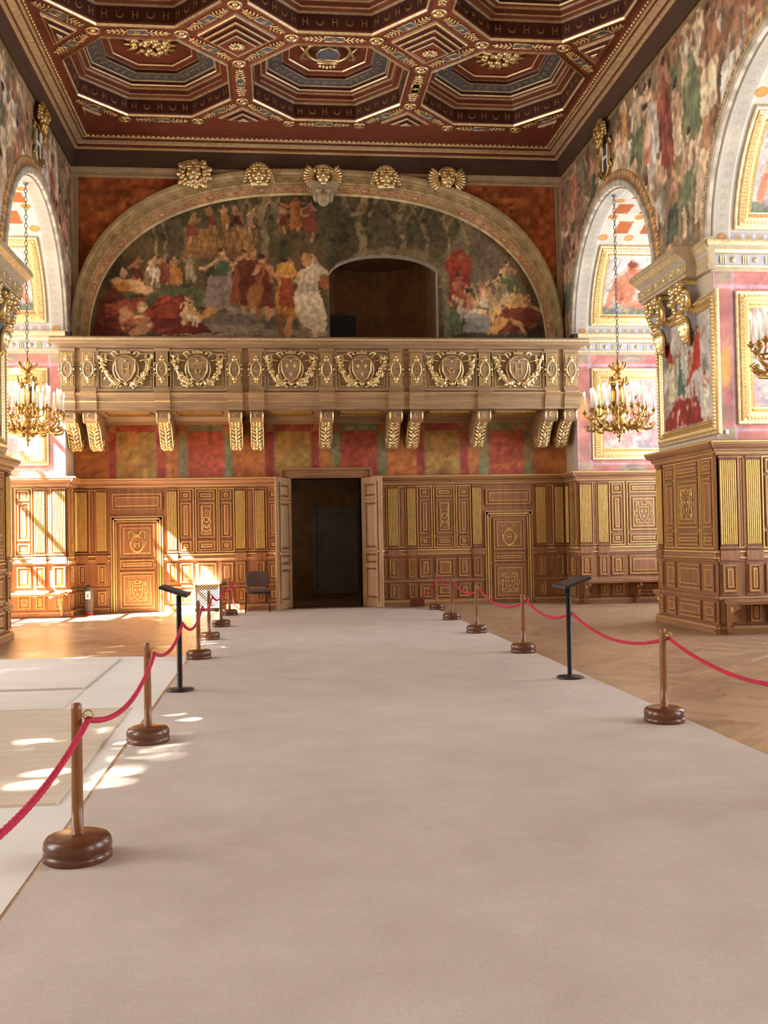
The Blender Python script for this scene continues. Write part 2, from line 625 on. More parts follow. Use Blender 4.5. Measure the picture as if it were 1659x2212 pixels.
def floor_mat():
    m, nt, bs = new_mat('parquet')
    cols = []
    for rot in (pi / 4, -pi / 4):
        v = coords(nt, (1, 1, 1), (0, 0, rot))
        br = N(nt, 'ShaderNodeTexBrick', Scale=1.0)
        br.inputs['Color1'].default_value = rgb(180, 149, 118)
        br.inputs['Color2'].default_value = rgb(148, 119, 92)
        br.inputs['Mortar'].default_value = rgb(118, 90, 66)
        br.inputs['Mortar Size'].default_value = .003
        br.inputs['Brick Width'].default_value = .95
        br.inputs['Row Height'].default_value = .115
        br.inputs['Bias'].default_value = -.1
        nt.links.new(v, br.inputs['Vector'])
        cols.append(br.outputs['Color'])
    v = coords(nt, (1, 1, 1))
    ck = N(nt, 'ShaderNodeTexChecker', Scale=.9)
    nt.links.new(v, ck.inputs['Vector'])
    c = mixcol(nt, ck.outputs['Fac'], cols[0], cols[1])
    v2 = coords(nt, (2.5, 2.5, 2.5))
    no = N(nt, 'ShaderNodeTexNoise', Scale=1.0, Detail=5.0)
    nt.links.new(v2, no.inputs['Vector'])
    mr = N(nt, 'ShaderNodeMapRange')
    for k, q in ((1, .3), (2, .7), (3, .965), (4, 1.035)):
        mr.inputs[k].default_value = q
    nt.links.new(no.outputs['Fac'], mr.inputs[0])
    vm = N(nt, 'ShaderNodeVectorMath', operation='SCALE')
    nt.links.new(c, vm.inputs[0])
    nt.links.new(mr.outputs[0], vm.inputs['Scale'])
    nt.links.new(vm.outputs[0], bs.inputs['Base Color'])
    mr2 = N(nt, 'ShaderNodeMapRange')
    for k, q in ((1, .3), (2, .7), (3, .27), (4, .34)):
        mr2.inputs[k].default_value = q
    nt.links.new(no.outputs['Fac'], mr2.inputs[0])
    nt.links.new(mr2.outputs[0], bs.inputs['Roughness'])
    bs.inputs['Specular IOR Level'].default_value = .45
    return m


def carpet_mat():
    m, nt, bs = new_mat('carpet_pile')
    v = coords(nt, (1, 1, 1))
    n1 = N(nt, 'ShaderNodeTexNoise', Scale=160.0, Detail=2.0)
    n2 = N(nt, 'ShaderNodeTexNoise', Scale=1.6, Detail=7.0, Roughness=.65)
    for n in (n1, n2):
        nt.links.new(v, n.inputs['Vector'])
    vs = coords(nt, (1.2, 5, 1), (0, 0, .5))
    n3 = N(nt, 'ShaderNodeTexNoise', Scale=2.2, Detail=4.0, Roughness=.6)
    nt.links.new(vs, n3.inputs['Vector'])
    r1 = N(nt, 'ShaderNodeMapRange')
    for k, q in ((1, .32), (2, .7), (3, 0), (4, 1)):
        r1.inputs[k].default_value = q
    nt.links.new(n2.outputs['Fac'], r1.inputs[0])
    c = mixcol(nt, r1.outputs[0], rgb(184, 171, 157), rgb(199, 187, 173))
    r2 = N(nt, 'ShaderNodeMapRange')
    for k, q in ((1, .3), (2, .7), (3, .98), (4, 1.025)):
        r2.inputs[k].default_value = q
    nt.links.new(n3.outputs['Fac'], r2.inputs[0])
    r3 = N(nt, 'ShaderNodeMapRange')
    for k, q in ((1, .3), (2, .7), (3, .9), (4, 1.1)):
        r3.inputs[k].default_value = q
    nt.links.new(n1.outputs['Fac'], r3.inputs[0])
    mu = N(nt, 'ShaderNodeMath', operation='MULTIPLY')
    nt.links.new(r2.outputs[0], mu.inputs[0])
    nt.links.new(r3.outputs[0], mu.inputs[1])
    vm = N(nt, 'ShaderNodeVectorMath', operation='SCALE')
    nt.links.new(c, vm.inputs[0])
    nt.links.new(mu.outputs[0], vm.inputs['Scale'])
    nt.links.new(vm.outputs[0], bs.inputs['Base Color'])
    bs.inputs['Roughness'].default_value = .95
    bs.inputs['Specular IOR Level'].default_value = .1
    bump(nt, bs, n1.outputs['Fac'], .25, .004)
    return m


def glass_mat():
    m, nt, bs = new_mat('window_glass')
    nt.nodes.remove(bs)
    t = N(nt, 'ShaderNodeBsdfTransparent')
    g = N(nt, 'ShaderNodeBsdfGlossy', Roughness=.03)
    mx = N(nt, 'ShaderNodeMixShader')
    mx.inputs[0].default_value = .06
    nt.links.new(t.outputs[0], mx.inputs[1])
    nt.links.new(g.outputs[0], mx.inputs[2])
    nt.links.new(mx.outputs[0], nt.nodes['Material Output'].inputs['Surface'])
    return m


M['parquet'], M['carpet'], M['glass'] = floor_mat(), carpet_mat(), glass_mat()
WOODGOLD = [M['oak'], M['gilt'], M['oak_dark']]


def FN(side):          # nave face of a side wall
    return Fr((XR if side > 0 else XL, 0, 0), (0, 1, 0), (-side, 0, 0))


def FRV(side, y):      # a bay's far cheek, facing down the hall
    return Fr((XR if side > 0 else XL, y, 0), (side, 0, 0), (0, -1, 0))


FB = Fr((0, YB, 0), (1, 0, 0), (0, -1, 0))     # end wall


def sname(side):
    return 'right' if side > 0 else 'left'

# ------------------------------------------------------------------ room shell
MB().box(XL - 4, XR + 4, YREAR - .5, YB + 5, -.3, 0).build('floor', M['parquet'], kind='structure', label='oak parquet floor laid in herringbone squares')


def side_wall(side):
    b = MB()
    X0 = XR if side > 0 else XL
    X1 = X0 + side * DEP

    def q(*p):
        b.add(p, [(0, 1, 2, 3)])
    edges = [YB + .3] + [e for b0, b1 in BAYS for e in (b1, b0)] + [YREAR - .3]
    for i in range(0, len(edges), 2):
        hi, lo = edges[i], edges[i + 1]
        b.box(min(X0, X1), max(X0, X1), lo, hi, 0, ZSP)
        q((X0, lo, ZSP), (X0, hi, ZSP), (X0, hi, 11), (X0, lo, 11))
    n = 36
    for b0, b1 in BAYS:
        yc = (b0 + b1) / 2
        P = [(yc - RA * cos(pi * k / n), ZSP + RA * sin(pi * k / n)) for k in range(n + 1)]
        for (ya, za), (yb_, zb) in zip(P[:-1], P[1:]):
            q((X0, ya, za), (X0, yb_, zb), (X0, yb_, 11), (X0, ya, 11))
            q((X0, ya, za), (X0, yb_, zb), (X1, yb_, zb), (X1, ya, za))
        xa, xb = sorted((X1, X1 + side * .4))
        w = 1.6
        b.box(xa, xb, b0 - 2.3, yc - w, 0, 8.6)
        b.box(xa, xb, yc + w, b1 + 2.3, 0, 8.6)
        b.box(xa, xb, yc - w, yc + w, 0, .9)
        b.box(xa, xb, yc - w, yc + w, 7.35, 8.6)
    b.build('wall_' + sname(side), M['plaster'], kind='structure', label='%s-hand long wall with deep round-arched window bays' % sname(side))


side_wall(1)
side_wall(-1)

DX0, DX1, DZ = .36, 1.9, 2.85
OX0, OX1 = 1.25, 3.72


def back_wall():
    b = MB()
    T = YB + .32
    b.box(XL - .3, DX0, YB, T, 0, 4.3)
    b.box(DX1, XR + .3, YB, T, 0, 4.3)
    b.box(DX0, DX1, YB, T, DZ, 4.3)
    b.box(XL - .3, OX0, YB, T, 4.3, 11)
    b.box(OX1, XR + .3, YB, T, 4.3, 11)
    n = 18
    arc = [(OX0 + (OX1 - OX0) * k / n, 7.34 + .52 * sqrt(max(0, 1 - (2 * k / n - 1.04) ** 2 / 1.1))) for k in range(n + 1)]
    for (xa, za), (xb, zb) in zip(arc[:-1], arc[1:]):
        b.hexa([(xa, YB, za), (xb, YB, zb), (xb, T, zb), (xa, T, za), (xa, YB, 11), (xb, YB, 11), (xb, T, 11), (xa, T, 11)])
    b.build('wall_back', M['plaster'], kind='structure', label='end wall of the hall behind the musicians gallery')
    # apse-like recess behind the gallery
    b = MB()
    n = 20
    pl = [((OX0 + OX1) / 2 - .12 - 1.40 * cos(pi * k / n), YB + .3 + 1.75 * sin(pi * k / n)) for k in range(n + 1)]
    pl[-1] = (OX1, YB + .3)
    for (xa, ya), (xb, yb_) in zip(pl[:-1], pl[1:]):
        b.add([(xa, ya, 4.2), (xb, yb_, 4.2), (xb, yb_, 8.0), (xa, ya, 8.0)], [(0, 1, 2, 3)], 0, True)
    b.add([(x, y, 8.0) for x, y in pl], [tuple(range(n + 1))])
    b.add([(x, y, 4.3) for x, y in pl], [tuple(range(n + 1))])
    b.box(1.2, 1.93, YB + .9, YB + 1.75, 4.3, 6.68, 1)  # solid near-black box, painted shade in place of a doorway opening
    b.build('wall_recess', [M['dark'], M['doorway_shade_paint']], kind='structure', label='dark curved recess behind the gallery')
    # dim room beyond the doorway, with an added fill lamp
    b = MB()
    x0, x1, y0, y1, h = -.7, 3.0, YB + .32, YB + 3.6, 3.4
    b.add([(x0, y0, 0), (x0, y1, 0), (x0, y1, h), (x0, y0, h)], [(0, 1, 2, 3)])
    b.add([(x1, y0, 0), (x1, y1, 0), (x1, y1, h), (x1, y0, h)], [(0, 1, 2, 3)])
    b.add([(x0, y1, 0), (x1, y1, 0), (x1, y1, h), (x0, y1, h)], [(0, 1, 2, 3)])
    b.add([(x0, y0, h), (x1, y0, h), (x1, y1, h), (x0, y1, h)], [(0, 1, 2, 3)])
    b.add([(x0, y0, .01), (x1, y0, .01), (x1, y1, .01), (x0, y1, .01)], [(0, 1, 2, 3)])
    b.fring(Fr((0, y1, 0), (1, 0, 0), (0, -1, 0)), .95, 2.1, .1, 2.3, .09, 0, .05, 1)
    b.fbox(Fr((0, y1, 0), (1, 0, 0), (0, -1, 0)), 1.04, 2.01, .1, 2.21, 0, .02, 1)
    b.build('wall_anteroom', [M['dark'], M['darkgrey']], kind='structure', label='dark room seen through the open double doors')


back_wall()
MB().box(XL - 4, XR + 4, YREAR - .8, YREAR - .3, 0, 11).build('wall_rear', M['plaster'], kind='structure', label='wall behind the viewer')


def window(i, side, b0, b1):
    x0 = (XR if side > 0 else XL) + side * (DEP + .15)
    F = Fr((x0, (b0 + b1) / 2, 0), (0, 1, 0), (-side, 0, 0))
    w = thing('window_%d' % i, 'tall wooden mullioned window in the bay', 'window', F(0, .9), kind='structure')
    b = MB()
    b.fring(F, -1.6, 1.6, .9, 7.35, .1, -.05, .07)
    for k in (-.05,):
        b.fbox(F, k - .035, k + .035, 1, 7.25, -.04, .05)
    for z in (2.1, 3.2, 4.3, 5.4, 6.4):
        b.fbox(F, -1.5, 1.5, z - .03, z + .03, -.04, .05)
    b.build('window_frame', M['oak'], w)
    MB().fbox(F, -1.5, 1.5, 1, 7.25, -.004, .004).build('pane', M['glass'], w)


k = 0
for side in (-1, 1):
    for b0, b1 in BAYS:
        k += 1
        window(k, side, b0, b1)


# ------------------------------------------------------------------ ceiling
PX, PY = 3.38, 3.6
OX = [XC - PX, XC, XC + PX]
OY = [18.92, 15.32, 11.72]
OCT = [(.745, 1.8), (1.69, .79), (1.69, -.79), (.745, -1.8), (-.745, -1.8), (-1.69, -.79), (-1.69, .79), (-.745, 1.8)]
DIA = [(.945, 0), (0, -1.01), (-.945, 0), (0, 1.01)]


def inset(P, d):
    n = len(P)
    out = []
    for i in range(n):
        p0, p1, p2 = (Vector(P[i - 1]), Vector(P[i]), Vector(P[(i + 1) % n]))
        e1, e2 = (p1 - p0).normalized(), (p2 - p1).normalized()
        n1, n2 = Vector((e1.y, -e1.x)), Vector((e2.y, -e2.x))   # clockwise: inside is right
        k_ = (n1 + n2)
        out.append(p1 + k_ * (d / max(.2, 1 + n1.dot(n2))))
    return [(v.x, v.y) for v in out]


ceil = thing('ceiling', 'dark carved timber ceiling of gilded octagonal coffers', 'ceiling', (XC, OY[0], ZC), kind='structure')
CEIL0 = Vector((XC, OY[0], ZC))
b = MB()
yf = OY[-1] - PY / 2
b.box(XL - .4, XR + .4, YREAR - .6, yf, ZC, ZC + .2)
b.box(XL - .4, XR + .4, yf, YB + .4, 11.3, 11.5)
b.box(XL - .4, XC - 1.5 * PX, yf, YB + .3, ZC, ZC + .2)
b.box(XC + 1.5 * PX, XR + .4, yf, YB + .3, ZC, ZC + .2)
b.box(XC - 1.5 * PX, XC + 1.5 * PX, OY[0] + PY / 2, YB + .3, ZC, ZC + .2)
for cx in OX:
    for cy in OY:
        A, B_ = OCT, inset(OCT, .2)
        for i in range(8):
            j = (i + 1) % 8
            b.add([(cx + p[0], cy + p[1], ZC) for p in (A[i], A[j], B_[j], B_[i])], [(0, 1, 2, 3)])
dias = []
for ix in range(4):
    for iy in range(4):
        cx, cy = XC + (ix - 1.5) * PX, OY[0] + PY / 2 - iy * PY
        P = DIA
        if ix == 0:
            P = [(.945, 0), (0, -1.01), (0, 1.01)]
        if ix == 3:
            P = [(0, -1.01), (-.945, 0), (0, 1.01)]
        if iy == 0:
            P = [(.945, 0), (0, -1.01), (-.945, 0)] if ix in (1, 2) else ([(.945, 0), (0, -1.01), (0, 0)] if ix == 0 else [(0, 0), (0, -1.01), (-.945, 0)])
        if iy == 3:
            P = [(.945, 0), (-.945, 0), (0, 1.01)] if ix in (1, 2) else ([(.945, 0), (0, 0), (0, 1.01)] if ix == 0 else [(0, 0), (-.945, 0), (0, 1.01)])
        dias.append((cx, cy, P))
        I = inset(P, .19)
        for i in range(len(P)):
            j = (i + 1) % len(P)
            b.add([(cx + p[0], cy + p[1], ZC) for p in (P[i], P[j], I[j], I[i])], [(0, 1, 2, 3)])
b.build('beam_grid', M['ceiling_wood'], ceil)


def stack(b, P, cx, cy, prof):
    """prof: (inset, height, material of the face that leads here)"""
    prev = None
    for d, h, m in prof:
        ring = [(cx + x, cy + y, ZC + h) for x, y in inset(P, d)]
        if prev:
            n = len(ring)
            for i in range(n):
                j = (i + 1) % n
                b.add([prev[i], prev[j], ring[j], ring[i]], [(0, 1, 2, 3)], m)
        prev = ring
    b.add(prev, [tuple(range(len(prev)))], prof[-1][2])


# 0 wood, 1 gold, 2 dark, 3 blue
OPROF = [(.2, -.035, 0), (.2, .0, 1), (.215, -.035, 1), (.235, .0, 1), (.24, .03, 0), (.24, .30, 2), (.265, .30, 1), (.265, .335, 1), (.38, .335, 0), (.38, .365, 1),
         (.38, .45, 0), (.405, .45, 1), (.405, .48, 1), (.48, .48, 0), (.5, .50, 1), (.5, .56, 2), (.525, .56, 1), (.53, .575, 1), (.80, .575, 3), (.80, .6, 1), (.80, .66, 2), (.82, .66, 1),
         (.83, .68, 0), (.93, .68, 0), (.95, .7, 1), (.95, .73, 0)]
DPROF = [(.19, 0, 0), (.19, -.035, 1), (.215, -.045, 1), (.22, -.04, 0), (.27, -.04, 0), (.275, -.085, 2), (.28, -.1, 1), (.3, -.105, 1), (.305, -.095, 0), (.355, -.095, 0), (.36, -.14, 2), (.365, -.155, 1), (.385, -.16, 1), (.39, -.15, 0), (.44, -.15, 0), (.445, -.185, 2), (.45, -.2, 1), (.465, -.2, 1), (.47, -.19, 0)]
CM = [M['ceiling_wood'], M['gold_paint'], M['ceiling_dark'], M['blue']]


def glyph_h(b, F, a, z, s, m=1, w=.22):
    t = s * .13
    b.fbox(F, a - s * .36, a - s * .36 + t, z, z + s, 0, .014, m)
    b.fbox(F, a + s * .36 - t, a + s * .36, z, z + s, 0, .014, m)
    b.fbox(F, a - s * .36 + t, a + s * .36 - t, z + s * .44, z + s * .56, 0, .014, m)


def crescent_pts(a, z, r, rot=0., th=.42, n=12, gap=.7):
    """closed outline of a crescent, horns up at rot=0"""
    P = []
    a0, a1 = pi / 2 + gap, 2.5 * pi - gap
    for i in range(n + 1):
        t = a0 + (a1 - a0) * i / n
        P.append((cos(t) * r, sin(t) * r))
    for i in range(n, -1, -1):
        t = a0 + (a1 - a0) * i / n
        k_ = 1 - th * sin(pi * i / n)
        P.append((cos(t) * r * k_, sin(t) * r * k_ + .0))
    return [(a + x * cos(rot) - y * sin(rot), z + x * sin(rot) + y * cos(rot)) for x, y in P[:n + 1] + P[n + 2:-1]]


def petals(b, c, r, n, axn, m=1, k_=1.0):
    c = Vector(c)
    axn = Vector(axn)
    e1 = axn.orthogonal().normalized()
    e2 = axn.cross(e1)
    for i in range(n):
        t = 2 * pi * i / n
        d = e1 * cos(t) + e2 * sin(t)
        s_ = e2 * cos(t) - e1 * sin(t)
        b.ell(c + d * r * .6 + axn * .01, (r * .42, r * .16 * k_, r * .12), (d, s_, axn), 6, 4, m)
    b.ell(c + axn * .02, (r * .2, r * .2, r * .16), (e1, e2, axn), 8, 5, m)


DOWN = Vector((0, 0, -1))
coff, coff_at = {}, {}
for ci, cx in enumerate(OX):
    for ri, cy in enumerate(OY):
        kind = ci % 2
        c0 = Vector((cx, cy, ZC))
        if kind in coff:
            o = cpart(coff[kind], ceil, Matrix.Translation(c0 - coff_at[kind]))
            continue
        b = MB()
        stack(b, OCT, cx, cy, OPROF)
        o = b.build('octagonal_coffer', CM, ceil)
        coff[kind] = o
        coff_at[kind] = c0
        # gilded letters on the lowest band
        b = MB()
        R_ = inset(OCT, .238)
        for i in range(8):
            p, q_ = Vector((*R_[i], 0)), Vector((*R_[(i + 1) % 8], 0))
            L = (q_ - p).length
            u = (q_ - p).normalized()
            nn = Vector((u.y, -u.x, 0))
            F = Fr(c0 + p + Z * .095, u, nn)
            m_ = 5
            for g in range(m_):
                a = L * (g + .5) / m_
                if g % 2 == 0:
                    glyph_h(b, F, a, 0, .13, 0)
                else:
                    b.prism(F, crescent_pts(a, .065, .068), 0, .014, 0)
        b.build('gilded_letter_frieze', M['gold_dark'], o)
        b = MB()
        R2 = inset(OCT, .66)
        for i in range(8):
            p, q_ = Vector((*R2[i], 0)), Vector((*R2[(i + 1) % 8], 0))
            for g in range(5):
                c = c0 + p.lerp(q_, (g + .5) / 5) + Z * .572
                u = (q_ - p).normalized()
                pts = [c + u * (.07 * cos(t) * (1 - t / 9)) + Vector((u.y, -u.x, 0)) * (.07 * sin(t) * (1 - t / 9)) for t in np.linspace(0, 6, 9)]
                b.tube(pts, .009, 4)
        b.build('scroll_band', M['gold_dark'], o)
        b = MB()
        c = c0 + Z * .70
        rnd = random.Random(3)
        if kind == 0:
            for i in range(34):
                t, r_ = rnd.uniform(0, 2 * pi), .36 * sqrt(rnd.random())
                s_ = rnd.uniform(.045, .085)
                b.ell(c + Vector((cos(t) * r_, sin(t) * r_, -.02 - .1 * (1 - r_ / .4))), (s_, s_, s_ * .8), None, 7, 5, 0)
            for i in range(14):
                t = 2 * pi * i / 14
                d = Vector((cos(t), sin(t), 0))
                b.ell(c + d * .40 + DOWN * .03, (.13, .05, .03), (d, Vector((-d.y, d.x, 0)), Z), 6, 4, 1)
            b.build('fruit_boss', [M['gold'], M['gold_dark']], o)
        else:
            def gp(a, z, d=0.0):
                return c + Vector((a, z, -d))
            b.tube([gp(.42 * cos(t), .4 * sin(t), .05) for t in np.linspace(0, 2 * pi, 33)[:-1]], .035, 6, 0, True)
            sh = [(-.2, .22), (.2, .22), (.22, .0), (.15, -.18), (0, -.28), (-.15, -.18), (-.22, 0)]
            vs = [gp(a, z, .0) for a, z in sh] + [gp(a * .9, z * .9, .1) for a, z in sh]
            b.add(vs, [tuple(range(7)), tuple(range(13, 6, -1))] + [(i, (i + 1) % 7, 7 + (i + 1) % 7, 7 + i) for i in range(7)], 1)
            b.tube([gp(a, z, .1) for a, z in sh], .02, 5, 0, True)
            for i in range(-2, 3):
                b.ell(gp(i * .07, .5 + .02 * (2 - abs(i)), .08), (.035, .06, .05), None, 6, 5, 0)
            b.tube([gp(-.2, .42, .06), gp(.2, .42, .06)], .03, 6, 0)
            for s_ in (-1, 1):
                b.tube([gp(s_ * .4, .3, .05), gp(s_ * .52, .2, .08), gp(s_ * .45, 0, .06), gp(s_ * .54, -.2, .06)], [.02, .035, .03, .012], 6, 0)
                b.ell(gp(s_ * .3, -.4, .05), (.1, .06, .05), None, 7, 5, 0)
            b.build('crowned_shield_boss', [M['gold'], M['blue']], o)

dp = {}
for cx, cy, P in dias:
    c0 = Vector((cx, cy, ZC))
    key = tuple(P)
    if key in dp:
        cpart(dp[key][0], ceil, Matrix.Translation(c0 - dp[key][1]))
        continue
    b = MB()
    stack(b, P, cx, cy, DPROF if len(P) == 4 else [q for q in DPROF if q[0] < (.39 if (0, 0) not in P else .28)])
    o = b.build('diamond_coffer' if len(P) == 4 else 'half_diamond_coffer', CM, ceil)
    if len(P) == 4:
        b = MB()
        petals(b, c0 - Z * .2, .15, 12, DOWN)
        b.build('rosette', [M['gold'], M['gold']], o)
    dp[key] = (o, c0)

# ornaments along the beams and medallions on their crossings
b = MB()
b.box(-.17, .17, -.075, .075, -.012, .012, 1)
for y in (-.08, .08):
    b.tube([(-.18, y, -.012), (.18, y, -.012)], .012, 4, 0)
for x in (-.18, .18):
    b.tube([(x, -.08, -.012), (x, .08, -.012)], .012, 4, 0)
petals(b, (0, 0, -.012), .06, 6, DOWN, 0)
for s_ in (-1, 1):
    b.tube([(s_ * .18, 0, -.015), (s_ * .58, 0, -.015)], .01, 4, 0)
    for i, x in enumerate((.25, .33, .41, .49)):
        for t in (-1, 1):
            d = Vector((s_ * .6, t * .8, 0)).normalized()
            b.ell((s_ * x, t * .055 * (1 - i * .15), -.018), (.055, .02, .015), (d, Vector((-d.y, d.x, 0)), Z), 6, 4, 0)
            b.ell((s_ * (x + .03), t * .095 * (1 - i * .2), -.018), (.016, .016, .012), None, 5, 4, 0)
b.v = [(x + XC, y + OY[0], z + ZC) for x, y, z in b.v]
orn = None
b2 = MB()
b2.lathe([(.0, -.01), (.085, -.012), (.09, -.03), (.125, -.035), (.135, 0)], (XC, OY[0], ZC), 16, 0, [1, 0, 0, 0])
b2.ell((XC, OY[0], ZC - .014), (.05, .06, .03), None, 8, 5, 0)
med = None
edges, nodes = {}, {}
for cx in OX:
    for cy in OY:
        for i in range(8):
            p, q_ = OCT[i], OCT[(i + 1) % 8]
            A, B_ = (round(cx + p[0], 2), round(cy + p[1], 2)), (round(cx + q_[0], 2), round(cy + q_[1], 2))
            nodes[A] = 1
            if abs(p[0] + q_[0]) > 3.3 and abs((cx + (p[0] + q_[0]) / 2) - XC) > PX:
                continue
            edges[tuple(sorted((A, B_)))] = 1
for (A, B_) in edges:
    d = Vector((B_[0] - A[0], B_[1] - A[1], 0))
    mx = Matrix.Translation((((A[0] + B_[0]) / 2 - XC, (A[1] + B_[1]) / 2 - OY[0], 0))) @ Matrix.Rotation(atan2(d.y, d.x), 4, 'Z') @ Matrix.Scale(d.length / 1.55, 4, (1, 0, 0))
    if orn is None:
        orn = b.build('beam_ornament', [M['gold'], M['blue']], ceil)
        orn.matrix_local = mx
    else:
        cpart(orn, ceil, mx)
for x, y in nodes:
    if abs(x - XC) > 1.5 * PX - .1:
        continue
    mx = Matrix.Translation((x - XC, y - OY[0], 0))
    if med is None:
        med = b2.build('medallion', [M['gold'], M['ceiling_wood']], ceil)
        med.matrix_local = mx
    else:
        cpart(med, ceil, mx)


# ------------------------------------------------------------------ cornice under the ceiling
CPROF = [(0, 9.66), (.06, 9.66), (.07, 9.8), (.1, 10.0), (.1, 10.02), (.115, 10.03), (.115, 10.045), (.17, 10.06), (.17, 10.11), (.185, 10.12), (.185, 10.135), (.3, 10.16), (.3, 10.2), (.315, 10.205), (.315, 10.22), (.36, 10.225), (.40, 10.23), (.44, 10.25), (.44, 10.30), (0, 10.3)]
CMS = [3, 3, 3, 3, 0, 1, 1, 0, 0, 1, 1, 0, 0, 1, 1, 0, 0, 0, 0]


def cornice(i, F, a0, a1, k0, k1, label):
    t = thing('trim_%d' % i, label, 'cornice', F((a0 + a1) / 2, 9.66), kind='structure')
    b = MB()
    b.mould(F, a0, a1, CPROF, CMS, 0, k0, k1)
    b.build('cornice_moulding', [M['ceiling_wood'], M['gold_paint'], M['ceiling_dark'], M['darkband']], t)
    b = MB()
    L0, L1 = a0 + (.38 if k0 < 0 else 0), a1 - (.38 if k1 < 0 else 0)
    n = int((L1 - L0) / .105)
    for j in range(n):
        c = F(L0 + (j + .5) * (L1 - L0) / n, 10.22, .4)
        b.ell(c, (.045, .028, .028), (F.u, F.n, Z), 6, 4)
    b.build('bead_row', M['gold'], t)


cornice(1, FB, XL, XR, -1, -1, 'end wall ceiling cornice with gilded beads above the lunette')
cornice(2, FN(1), 4, YB, 0, -1, 'right side ceiling cornice with a gilded bead row')
cornice(3, FN(-1), 4, YB, 0, -1, 'left side ceiling cornice with a gilded bead row')

# ------------------------------------------------------------------ end wall: lunette, arch, spandrels
AC, AZ = 1.12, 5.5


def sup(t, a, bb, n=2.5):
    c, s = np.cos(t), np.sin(t)
    return AC + a * np.sign(c) * np.abs(c) ** (2 / n), AZ + bb * np.abs(s) ** (2 / n)


def px2w(px, py):
    return -3.91 + (px - 197) * .01030, 6.0 + (727 - py) * .01036


